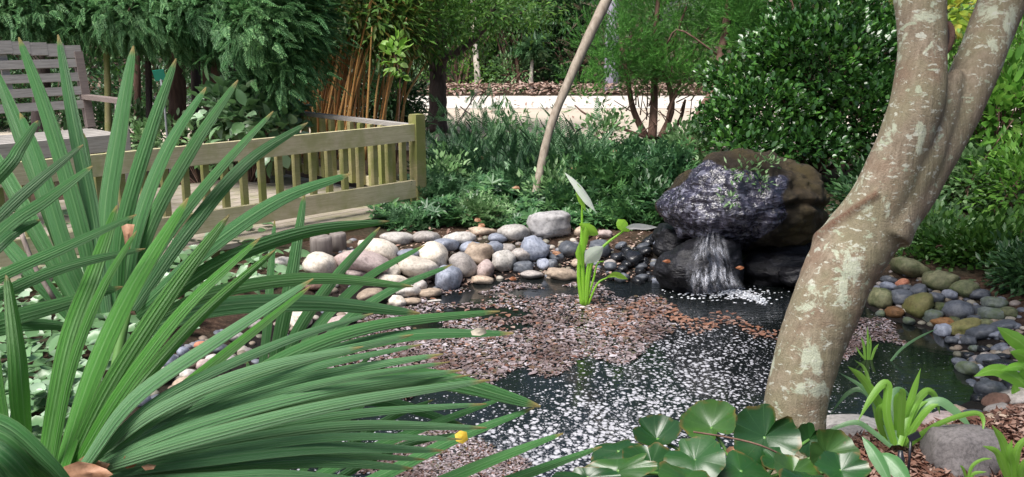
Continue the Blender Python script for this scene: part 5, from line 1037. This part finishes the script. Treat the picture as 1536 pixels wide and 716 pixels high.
def crumpled(name, pts, d, mk, label, group=None, seed=0, thick=.25):
    """a dry curled leaf from a reference outline, given curl and depth"""
    O = np.array(pts, float); c = O.mean(0); r = np.linspace(0, 1, 5)[1:]; sz_ = np.hypot(*(O - c).T).mean() * d / FPX; V = [at(*c, d - .15 * sz_)]
    for t in r:
        for k, q in enumerate(O): V.append(at(*(c + (q - c) * t), d + sz_ * (.35 * math.sin(k * 2.1 + seed) * t * t + .15 * t * t * (k % 2))))
    n = len(O); F3 = np.array([[0, 1 + k, 1 + (k + 1) % n] for k in range(n)]); F4 = np.array([[1 + a * n + k, 1 + (a + 1) * n + k, 1 + (a + 1) * n + (k + 1) % n, 1 + a * n + (k + 1) % n] for a in range(3) for k in range(n)])
    b = MB().add(np.array(V), [F3, F4]); o = b.build(name, M[mk]); return tag(o, label, 'leaf', group)
def leafm(name, c1, c2, rough=.6, trans=.15):
    m, nt = mat(name); v = nt.nodes.new('ShaderNodeNewGeometry').outputs['Position']; a = noise_tex(nt, v, 60, 5, .6); finish(nt, ramp(nt, a, [(.3, c1), (.7, c2)]), rough, bump(nt, a, .3, .004), .4, trans); M[name] = m
leafm('dry_leaf', (.3, .14, .07), (.55, .32, .2)); leafm('rust_leaf', (.22, .07, .03), (.4, .16, .07)); leafm('yellow_leaf', (.6, .4, .03), (.75, .55, .08)); leafm('ivory_leaf', (.42, .37, .28), (.55, .5, .4))
crumpled('dried_leaf', [(88, 716), (96, 700), (118, 692), (140, 696), (160, 704), (170, 712), (150, 722), (110, 726)], 1.33, 'dry_leaf', 'broad tan dried leaf lying in the heart of the palm', 'dried leaves in the palm', 1)
crumpled('dried_leaf', [(118, 690), (132, 680), (142, 684), (150, 692), (165, 696), (160, 704), (140, 702)], 1.36, 'dry_leaf', 'small tan curled leaf on top of the palm heart', 'dried leaves in the palm', 2)
crumpled('dried_leaf', [(182, 698), (186, 686), (192, 678), (197, 688), (208, 694), (200, 701), (190, 703)], 1.36, 'rust_leaf', 'upright pointed rusty dried leaf in the palm', 'dried leaves in the palm', 3)
crumpled('dried_leaf', [(42, 716), (50, 708), (64, 708), (74, 716), (66, 726), (50, 726)], 1.2, 'dry_leaf', 'small brown dried leaf beside the corner frond', 'dried leaves in the palm', 4)
crumpled('dried_leaf', [(212, 700), (222, 696), (234, 698), (230, 704), (218, 706)], 1.36, 'dry_leaf', 'tiny tan dried leaf beside the upright pointed one', 'dried leaves in the palm', 5)
crumpled('dried_leaf', [(182, 340), (190, 336), (202, 337), (198, 355), (195, 374), (188, 374), (186, 356)], 1.9, 'dry_leaf', 'brown dried leaf hanging between the upright palm blades', 'dried leaves in the palm', 6)
crumpled('yellow_leaf', [(682, 652), (690, 646), (700, 648), (702, 660), (694, 666), (684, 662)], 1.86, 'yellow_leaf', 'bright yellow fallen leaf caught among the palm blade tips', None, 7)
crumpled('pale_leaf', [(706, 497), (716, 492), (728, 494), (730, 500), (720, 504), (708, 503)], 1.98, 'ivory_leaf', 'pale tan scrap of leaf resting on a palm blade tip', None, 8)
for k, (x, y, d, lb) in enumerate([(921, 228, 6.9, 'tan fallen leaf caught high in the star-leaved mound'), (862, 254, 6.6, 'rosy fallen leaf on the star-leaved mound'), (955, 300, 6.3, 'rust fallen leaf beside the boulder side mound'), (702, 303, 6.3, 'pale brown fallen leaf among silvery leaves'), (775, 282, 6.5, 'brown fallen leaf near the foot of the leaning pole'), (717, 330, 5.95, 'upper tan leaf in the litter above the flat tan stone'), (722, 338, 5.9, 'lower tan leaf in the litter above the flat tan stone'), (722, 236, 7.3, 'brown fallen leaf in the dark yew mound'),
                                (834, 380, 5.55, 'rosy leaf wedged among the slate stones'), (1110, 402, 4.95, 'rust leaf caught beside the falling water'), (1001, 392, 5.0, 'rust leaf stuck on the ledge rock edge'), (770, 418, 5.3, 'bright rust leaf at the waterline under the ball-shaped stone'), (675, 432, 5.2, 'dark red leaf below the wedge-shaped stone')]):
    rr = 4.5; a0 = rng.uniform(0, 6); crumpled('fallen_leaf', [(x + rr * 1.3 * math.cos(a) * (1 + .35 * math.sin(i * 2.7 + k)), y + rr * .7 * math.sin(a)) for i, a in enumerate(np.linspace(0, 6.28, 9)[:-1] + 0)], d + .02, 'rust_leaf' if 'rust' in lb or 'red' in lb else 'dry_leaf', lb, 'fallen leaves on the far planting', k)

# ---------------------------------------------------------------- pond plants, clumps, big round leaves
def plain_leaf(name, cols, rough=.35, trans=.3, vein=None):
    m, nt = mat(name); uv = nt.nodes.new('ShaderNodeTexCoord').outputs['UV']; ge = nt.nodes.new('ShaderNodeNewGeometry'); sx = nt.nodes.new('ShaderNodeSeparateXYZ'); nt.links.new(uv, sx.inputs[0])
    st = noise_tex(nt, mapping(nt, uv, (8, 1, 1)), 3, 4); c = ramp(nt, ge.outputs['Random Per Island'], [(i / max(1, len(cols) - 1), x) for i, x in enumerate(cols)]); c = mix(nt, ramp(nt, st, [(.35, .4), (.6, 0.0)]), c, tuple(x * .65 for x in cols[0]))
    if vein: c = mix(nt, ramp(nt, math_(nt, 'ABSOLUTE', sx.outputs[0]), [(.0, .7), (.06, .5), (.1, 0.0)]), c, vein)
    finish(nt, c, rough, bump(nt, st, .2, .003), .5, trans, tuple(min(1, x * 1.6) for x in cols[-1])); M[name] = m
plain_leaf('aquatic_leaf', [(.2, .42, .03), (.3, .55, .06)], .35, .4); plain_leaf('glare_blade', [(.62, .7, .58), (.75, .8, .7)], .3, .3); plain_leaf('strap_leaf', [(.1, .27, .03), (.18, .38, .05), (.26, .46, .08)], .35, .4, (.25, .45, .12)); plain_leaf('strap_back', [(.1, .22, .09), (.16, .3, .14)], .35, .3)  # whitish arrow-plant blades have their glare put into the colour
plain_leaf('lime_broad', [(.16, .42, .04), (.26, .52, .07)], .35, .4, (.35, .6, .15)); plain_leaf('hosta_leaf', [(.05, .15, .05), (.1, .24, .08)], .3, .2, (.2, .32, .18))
ar = empty('arrowhead_plant', atz(876, 458, 0), 'bright green arrow-leaved water plant rising from the pond litter', 'plant'); AD = depth(atz(876, 458, 0))
def stalk(pts, w0, w1, parent, mk, name='stalk', d=AD, n=14):
    p = np.array([at(x, y, d + (q[0] if q else 0)) for x, y, *q in pts]); return MB().tube(spline(p, n), np.linspace(w0, w1, n), 8).build(name, M[mk], parent)
for pts, w0, w1 in (([(876, 462), (874, 400), (873, 350), (873, 305)], .013, .005), ([(874, 462), (868, 410), (872, 360), (872, 338)], .014, .005), ([(879, 462), (886, 400), (905, 370), (936, 346)], .012, .005), ([(878, 462), (880, 420), (884, 390), (886, 376)], .013, .005), ([(881, 460), (896, 426), (912, 416)], .007, .003), ([(877, 462), (890, 420), (896, 396), (906, 392)], .007, .003)):
    stalk(pts, w0, w1, ar, 'aquatic_leaf')
for pts, w, mk, tl in (([(892, 316), (880, 300), (864, 278), (847, 259)], 12, 'glare_blade', .9), ([(878, 316), (872, 300), (868, 285), (866, 276)], 11, 'aquatic_leaf', .3), ([(932, 346), (950, 340), (970, 341), (986, 341)], 9, 'glare_blade', .9), ([(944, 347), (936, 340), (930, 334), (927, 329)], 17, 'aquatic_leaf', .4), ([(869, 336), (880, 342), (890, 348), (898, 352)], 16, 'aquatic_leaf', .5), ([(878, 395), (886, 386), (895, 378), (905, 370)], 24, 'glare_blade', .5),
                       ([(873, 400), (868, 385), (868, 376), (870, 362)], 9, 'aquatic_leaf', .3), ([(876, 380), (878, 360), (880, 345), (884, 334)], 9, 'aquatic_leaf', .4), ([(910, 416), (922, 412), (932, 415), (942, 419)], 9, 'aquatic_leaf', .8)):
    b = MB(); blade(b, pts, w, tl, AD - .02, AD - .03, 'leaf', .3); b.build('leaf', M[mk], ar)
# strap-leaved clump in the mulch
CD = depth(gp(1345, 668, 2.85)); lily = empty('strap_leaf_clump', gp(1345, 668, 2.84), 'arching lime green strap-leaved clump between the forked trunk and the basalt boulder', 'plant')
for (pts, w, mk) in [([(1338, 668), (1322, 622), (1296, 587), (1272, 590), (1245, 622)], 10, 'strap_back'), ([(1340, 668), (1322, 616), (1296, 583), (1257, 558)], 9, 'strap_back'), ([(1336, 668), (1326, 622), (1308, 588), (1290, 564), (1272, 550)], 17, 'strap_leaf'), ([(1342, 668), (1330, 620), (1332, 580), (1322, 578), (1305, 600), (1287, 632)], 16, 'strap_leaf'), ([(1346, 668), (1338, 610), (1340, 590), (1352, 585), (1370, 600)], 13, 'strap_back'),
    ([(1350, 666), (1358, 630), (1368, 595), (1381, 553)], 15, 'strap_leaf'), ([(1350, 668), (1368, 615), (1388, 588), (1402, 594), (1410, 622)], 14, 'strap_leaf'), ([(1350, 668), (1352, 620), (1354, 590), (1350, 583)], 14, 'strap_leaf'), ([(1344, 668), (1346, 625), (1345, 600), (1348, 588)], 13, 'strap_leaf'), ([(1352, 668), (1380, 615), (1408, 602), (1430, 615), (1444, 628), (1462, 648)], 17, 'strap_back'), ([(1354, 668), (1380, 628), (1395, 612), (1408, 606)], 13, 'strap_leaf'),
    ([(1358, 668), (1400, 640), (1440, 624), (1466, 620), (1475, 630), (1474, 650)], 10, 'strap_leaf'), ([(1336, 670), (1312, 650), (1286, 634), (1258, 640), (1230, 653)], 10, 'strap_back'), ([(1360, 670), (1390, 650), (1424, 636)], 10, 'strap_leaf'), ([(1334, 668), (1322, 640), (1318, 616), (1326, 604)], 13, 'strap_leaf'), ([(1332, 664), (1318, 640), (1300, 560), (1282, 540)], 7, 'strap_leaf'), ([(1352, 668), (1360, 640), (1376, 610), (1392, 602)], 13, 'strap_leaf'), ([(1347, 668), (1352, 640), (1362, 615), (1372, 600)], 13, 'strap_leaf')]:
    b = MB(); blade(b, pts, w * .8, R(rng.uniform(-25, 25)), CD + rng.uniform(-.05, .05), CD + rng.uniform(-.12, .1), 'strap', .25, n=26); b.build('blade', M[mk], lily)
t2 = empty('strap_leaf_clump', gp(1514, 720, 2.55), 'smaller upright green strap-leaved clump beside the basalt boulder', 'plant')
for (pts, w) in [([(1520, 725), (1512, 690), (1503, 660), (1488, 638)], 13), ([(1515, 725), (1505, 700), (1495, 678), (1474, 669)], 11), ([(1525, 725), (1522, 700), (1528, 670), (1550, 650)], 12), ([(1530, 725), (1535, 700), (1550, 680)], 12), ([(1518, 725), (1518, 700), (1514, 680), (1518, 660)], 12)]:
    b = MB(); blade(b, pts, w, R(rng.uniform(-25, 25)), 2.5, 2.45, 'strap', .25); b.build('blade', M['strap_leaf'], t2)
t3 = empty('grass_tuft', gp(1452, 716, 2.45), 'tiny grass tuft sprouting in front of the basalt boulder', 'plant')
for (pts, w) in [([(1452, 720), (1458, 700), (1472, 690), (1488, 688)], 5), ([(1450, 720), (1445, 704), (1440, 698)], 4), ([(1454, 720), (1462, 710), (1480, 708)], 5)]:
    b = MB(); blade(b, pts, w, .2, 2.4, 2.38, 'strap', .25); b.build('blade', M['strap_leaf'], t3)
bl = empty('broad_leaf_plant', gp(1590, 600, 3.6), 'lime green broad-leaved plant reaching over the shady cobbles', 'plant'); b = MB()
for (pts, w) in [([(1560, 600), (1524, 568), (1492, 556), (1461, 565)], 22), ([(1560, 590), (1540, 560), (1528, 550), (1500, 556)], 18), ([(1570, 560), (1536, 520), (1515, 505), (1496, 491)], 24), ([(1575, 560), (1545, 540), (1530, 532), (1515, 528)], 22), ([(1570, 610), (1540, 600), (1525, 590), (1520, 575)], 18)]:
    b = MB(); blade(b, pts, w, R(rng.uniform(-15, 25)), 3.6, 3.5, 'leaf', .25); b.build('leaf', M['lime_broad'], bl)
MB().tube(spline([gp(1590, 600, 3.6), at(1580, 580, 3.6), at(1562, 575, 3.6)], 6), .006, 6).build('stalk', M['stalk'], bl)
rd = empty('reed_tuft', atz(1302, 540, 0), 'short green reed tuft standing in the dark water behind the forked trunk', 'reeds'); RD = depth(atz(1302, 540, 0))
for (pts, w) in [([(1302, 542), (1302, 515), (1301, 490)], 4), ([(1298, 542), (1296, 520), (1292, 505)], 4), ([(1306, 542), (1312, 525), (1318, 516)], 4), ([(1303, 542), (1306, 520), (1305, 503)], 3), ([(1300, 542), (1290, 530), (1284, 520)], 3)]:
    b = MB(); blade(b, pts, w, .2, RD, RD, 'strap', .2); b.build('blade', M['strap_leaf'], rd)
b = MB(); blade(b, [(1336, 542), (1352, 524), (1375, 508), (1406, 493)], 4, .2, depth(atz(1336, 542, 0)), depth(atz(1336, 542, 0)) + .05, 'strap', .2); tag(b.build('bent_reed', M['strap_back']), 'single pale bent reed blade slanting out of the dark water', 'reed')
ob = empty('small_bushy_plant', gp(1490, 520, 4.7), 'small yellow-green bushy plant with orange flecks among the slate cobbles', 'plant'); b = MB(); cloud(b, [E(1492, 515, 4.5, 22, 16, .1)], 260, T_KITE, .035, clump=6, csize=.025); b.build('foliage', leaf_mat('flecked_leaf', [(.12, .26, .03), (.22, .36, .05), (.5, .2, .04)], .45, .3), ob)
# big round glossy leaves by the trunk
m, nt = mat('round_leaf'); uv = nt.nodes.new('ShaderNodeTexCoord').outputs['UV']; g2 = nt.nodes.new('ShaderNodeNewGeometry'); oi = nt.nodes.new('ShaderNodeObjectInfo'); sx = nt.nodes.new('ShaderNodeSeparateXYZ'); nt.links.new(uv, sx.inputs[0])
ven = math_(nt, 'ABSOLUTE', math_(nt, 'SINE', math_(nt, 'MULTIPLY', sx.outputs[0], 34.0))); nz = noise_tex(nt, g2.outputs['Position'], 16, 4)
c = ramp(nt, oi.outputs['Random'], [(0, (.012, .052, .011)), (.5, (.02, .08, .016)), (1, (.05, .12, .02))]); c = mix(nt, ramp(nt, nz, [(.4, 0.0), (.7, .5)]), c, (.014, .05, .014)); c = mix(nt, ramp(nt, ven, [(.0, .22), (.1, 0.0)]), c, (.12, .24, .09))
c = mix(nt, math_(nt, 'MULTIPLY', ramp(nt, sx.outputs[1], [(.86, 0.0), (1.0, 1.0)]), ramp(nt, noise_tex(nt, g2.outputs['Position'], 30, 3), [(.48, 0.0), (.6, .8)])), c, (.16, .1, .03)); c = mix(nt, ramp(nt, noise_tex(nt, g2.outputs['Position'], 55, 3, .7), [(.66, 0.0), (.72, .6)]), c, (.1, .08, .03)); finish(nt, c, .33, bump(nt, math_(nt, 'ADD', math_(nt, 'MULTIPLY', ramp(nt, ven, [(0, 0.0), (.3, 1.0)]), .12), nz), .3, .004), .6, .15); M['round'] = m
lg = empty('leopard_plant', gp(1120, 715, 2.55), 'leopard plant with big round glossy green leaves at the foot of the forked trunk', 'plant')
def round_leaf(px, py, rx, ry, d, az, notch, cup, face):
    """disc leaf, notched at the stalk; face tilts its plane towards the viewer"""
    c = at(px, py, d); k = d / FPX; ro = rng.uniform(-.45, .45); fold_ = rng.uniform(-.25, .35); face = min(1.1, max(.15, face + rng.uniform(-.3, .2))); U2 = nrm(UP * math.cos(face) + FW * math.sin(face)); U1 = nrm(RT * math.cos(ro) + np.cross(U2, RT) * math.sin(ro)); n = np.cross(U1, U2); n = n if n[2] > 0 or n @ FW < 0 else -n
    th = np.linspace(0, 2 * np.pi, 49); rr = np.linspace(0, 1, 8); V = []; uv_ = []
    for r in rr:
        for t in th:
            e = min(abs(t), 2 * np.pi - t); m_ = 1 - notch * math.exp(-(e / .22) ** 2); wav = 1 + .05 * math.sin(t * 5 + az) + .025 * math.sin(t * 13)
            x, y = r * m_ * wav * math.cos(t + az), r * m_ * wav * math.sin(t + az)
            V.append(c + U1 * x * rx * k + U2 * y * ry * k / max(.25, math.cos(face)) + n * (cup * (r ** 2) * rx * k + .08 * r * r * rx * k * math.sin(t * 4 + az * 2) - .05 * rx * k * math.exp(-r * 4) + fold_ * abs(x) * rx * k)); uv_.append((t / 6.283, r))
    i = (np.arange(7)[:, None] * 49 + np.arange(48)[None]).ravel(); b = MB().add(np.array(V), np.stack([i, i + 1, i + 50, i + 49], -1), uv_); o = b.build('leaf', M['round'], lg)
    base = np.array(lg.location); s = MB().tube(spline([base + rng.normal(0, .03, 3) * np.array([1, 1, 0]), (base + c) / 2 + np.array([0, 0, .03]), c - n * .004], 8), [.005] * 8, 6); s.build('leaf_stalk', M['stalk'], o)
for a in [(1148, 655, 50, 46, 2.5, 1.0, .5, .25, .5), (1042, 690, 46, 30, 2.35, 2.3, .3, -.15, .8), (1066, 640, 42, 26, 2.62, -1.2, .4, .35, .6), (985, 657, 36, 18, 2.65, 2.6, .3, .4, .9), (925, 676, 44, 16, 2.5, .8, .3, -.2, 1.0), (978, 694, 46, 22, 2.42, 1.7, .3, .1, .9), (925, 706, 66, 18, 2.3, .4, .3, -.1, .9), (1112, 706, 56, 24, 2.35, 2.0, .3, -.1, .9), (1190, 708, 40, 20, 2.4, 1.2, .3, .1, .9),
          (1240, 680, 42, 34, 2.5, 2.4, .4, .2, .6), (1214, 660, 22, 26, 2.62, 1.0, .4, .3, .4), (1262, 705, 40, 20, 2.4, .5, .3, .1, .8), (1122, 684, 22, 13, 2.48, 1.5, .3, .1, .8), (1165, 690, 26, 14, 2.46, 2.6, .3, .1, .9), (880, 716, 50, 14, 2.25, 2.2, .3, -.1, .9), (1030, 720, 50, 18, 2.25, 1.2, .3, -.1, .9), (1210, 726, 50, 18, 2.25, 1.2, .3, -.1, .9)]: round_leaf(*a)
ho = empty('hosta', gp(1320, 725, 2.45), 'dark green pointed hosta leaves in front of the strap-leaved clump', 'plant')
for (pts, w) in [([(1340, 735), (1322, 700), (1308, 676), (1293, 655)], 20), ([(1370, 735), (1348, 706), (1332, 690), (1318, 680)], 28), ([(1300, 740), (1280, 715), (1262, 700), (1250, 690)], 24)]:
    b = MB(); blade(b, pts, w, R(20), 2.42, 2.5, 'leaf', .3); b.build('leaf', M['hosta_leaf'], ho)
tag(MB().tube(spline([at(1040, 648, 2.46), at(1090, 656, 2.44), at(1140, 668, 2.42), at(1188, 690, 2.44)], 10), .0028, 5).build('dry_twig', M['bark_brown']), 'thin dry twig lying across the round leaves', 'twig')
crumpled('dried_leaf', [(1088, 676), (1094, 670), (1108, 670), (1116, 676), (1112, 682), (1094, 683)], 2.5, 'dry_leaf', 'tan dried leaf among the round glossy leaves', None, 9)
# black garden stakes in the mulch
m, nt = mat('black_plastic'); finish(nt, (.012, .013, .018), .35); M['black'] = m
r = empty('garden_stake', gp(1364, 690, 2.7), 'thin black stake with an angled label head in the mulch', 'stake'); MB().tube([gp(1364, 694, 2.68), at(1364, 690, 2.68), at(1366, 660, 2.68)], .004, 6).build('rod', M['black'], r); MB().box(at(1371, 655, 2.68), (.034, .008, .018), np.stack([nrm(RT + .5 * UP), FW, nrm(UP - .5 * RT)])).build('label_head', M['black'], r, False)
r = empty('garden_stake', gp(1351, 704, 2.6), 'short stubby black stake in the mulch beside the thin one', 'stake'); MB().tube([gp(1352, 708, 2.58), at(1351, 690, 2.6), at(1351, 676, 2.6)], [.011, .011, .006], 8).build('peg', M['black'], r)
# bark mulch at the near bank and floating litter: uncountable scraps
b = MB(); n = 9000; P = np.array([atz(rng.uniform(1200, 1560), rng.uniform(600, 740), .15) for _ in range(n)]); s = pond_sd(P[:, :2]); P = P[s > .1]; n = len(P); P[:, 2] = height(P[:, :2]) + rng.uniform(0, .02, n)
inst(b, T_KITE, P, rdir(n) * np.array([1, 1, .35]), np.array([0, 0, 1.0]) + .6 * rdir(n), rng.uniform(.012, .045, n), rng.uniform(.02, .05, n)); G['mulch'] = leaf_mat('bark_mulch', [(.05, .025, .018), (.13, .065, .045), (.24, .145, .11), (.36, .26, .22)], .85, .05, .2, 8, (.14, .06, .04)); tag(b.build('bark_mulch', G['mulch']), kind='stuff')
b = MB(); n = 1500; P = np.array([on_ground((rng.uniform(600, 1000), rng.uniform(335, 430)), .0, .012) for _ in range(n)]); inst(b, T_KITE, P, rdir(n) * np.array([1, 1, .3]), np.array([0, 0, 1.0]) + .5 * rdir(n), rng.uniform(.02, .05, n)); tag(b.build('bank_litter', G['litter']), kind='stuff')
LIT = np.array([(520, 470), (600, 452), (700, 430), (860, 425), (950, 440), (1010, 468), (1000, 500), (960, 535), (880, 545), (800, 560), (735, 575), (650, 575), (560, 600), (480, 560)], float)
HOLES = [(715, 470, 75, 8), (690, 450, 60, 8), (850, 436, 40, 6), (700, 446, 40, 10), (745, 470, 55, 9), (800, 440, 45, 7), (680, 470, 40, 9), (860, 440, 20, 5), (640, 490, 30, 8), (905, 452, 18, 5), (770, 492, 30, 6)]
def lit_pts(poly, n, holes=()):
    out = []; lo, hi = poly.min(0), poly.max(0)
    while len(out) < n:
        q = lo + rng.random((4000, 2)) * (hi - lo); ww = q + 10 * np.stack([np.sin(q[:, 1] / 9.0 + q[:, 0] / 23), np.sin(q[:, 0] / 17.0)], -1); q = q[inpoly(ww, poly)]
        for (x, y, a, c) in holes: q = q[(((q[:, 0] - x) / a) ** 2 + ((q[:, 1] - y) / c) ** 2) > rng.uniform(.5, 1.1, len(q))]
        out += list(q)
    P = np.array([atz(x, y, 0) for x, y in out[:n]]); return P
def scatter(P, lo, hi, T=T_KITE):
    n = len(P); P = P.copy(); P[:, 2] = .003 + rng.random(n) * .004
    inst(bb, T, P, rdir(n) * np.array([1, 1, .03]), np.array([0, 0, 1.0]) + .05 * rdir(n), rng.uniform(lo, hi, n), rng.uniform(lo, hi, n) * 1.3)
bb = MB(); scatter(lit_pts(LIT, 13000, HOLES), .010, .026); scatter(lit_pts(LIT, 1600, HOLES), .022, .045, T_OVAL); scatter(lit_pts(np.array([(540, 716), (600, 640), (690, 640), (760, 680), (800, 716), (720, 730)], float), 3500), .01, .028); scatter(lit_pts(np.array([(1260, 478), (1330, 482), (1362, 505), (1330, 520), (1262, 540)], float), 1200), .01, .03)
G['float'] = leaf_mat('floating_litter', [(.05, .035, .03), (.27, .215, .215), (.42, .37, .4), (.12, .08, .068), (.56, .51, .54), (.22, .16, .145), (.17, .07, .045), (.08, .09, .04), (.35, .29, .31)], .4, .05, .5, 3.5, (.1, .06, .05)); tag(bb.build('floating_litter', G['float']), kind='stuff')
bb = MB(); scatter(lit_pts(np.array([(880, 455), (950, 448), (1010, 462), (1085, 478), (1170, 490), (1168, 510), (1090, 496), (1000, 486), (930, 500), (880, 490)], float), 520), .014, .042, T_OVAL); scatter(lit_pts(np.array([(640, 440), (860, 425), (930, 470), (760, 560), (640, 560)], float), 110), .02, .045, T_OVAL)
G['floatleaf'] = leaf_mat('floating_leaves', [(.17, .07, .045), (.26, .14, .1), (.33, .22, .18), (.1, .045, .03), (.4, .31, .27)], .45, .1, .5, 5, (.3, .14, .08)); tag(bb.build('floating_leaves', G['floatleaf']), kind='stuff')
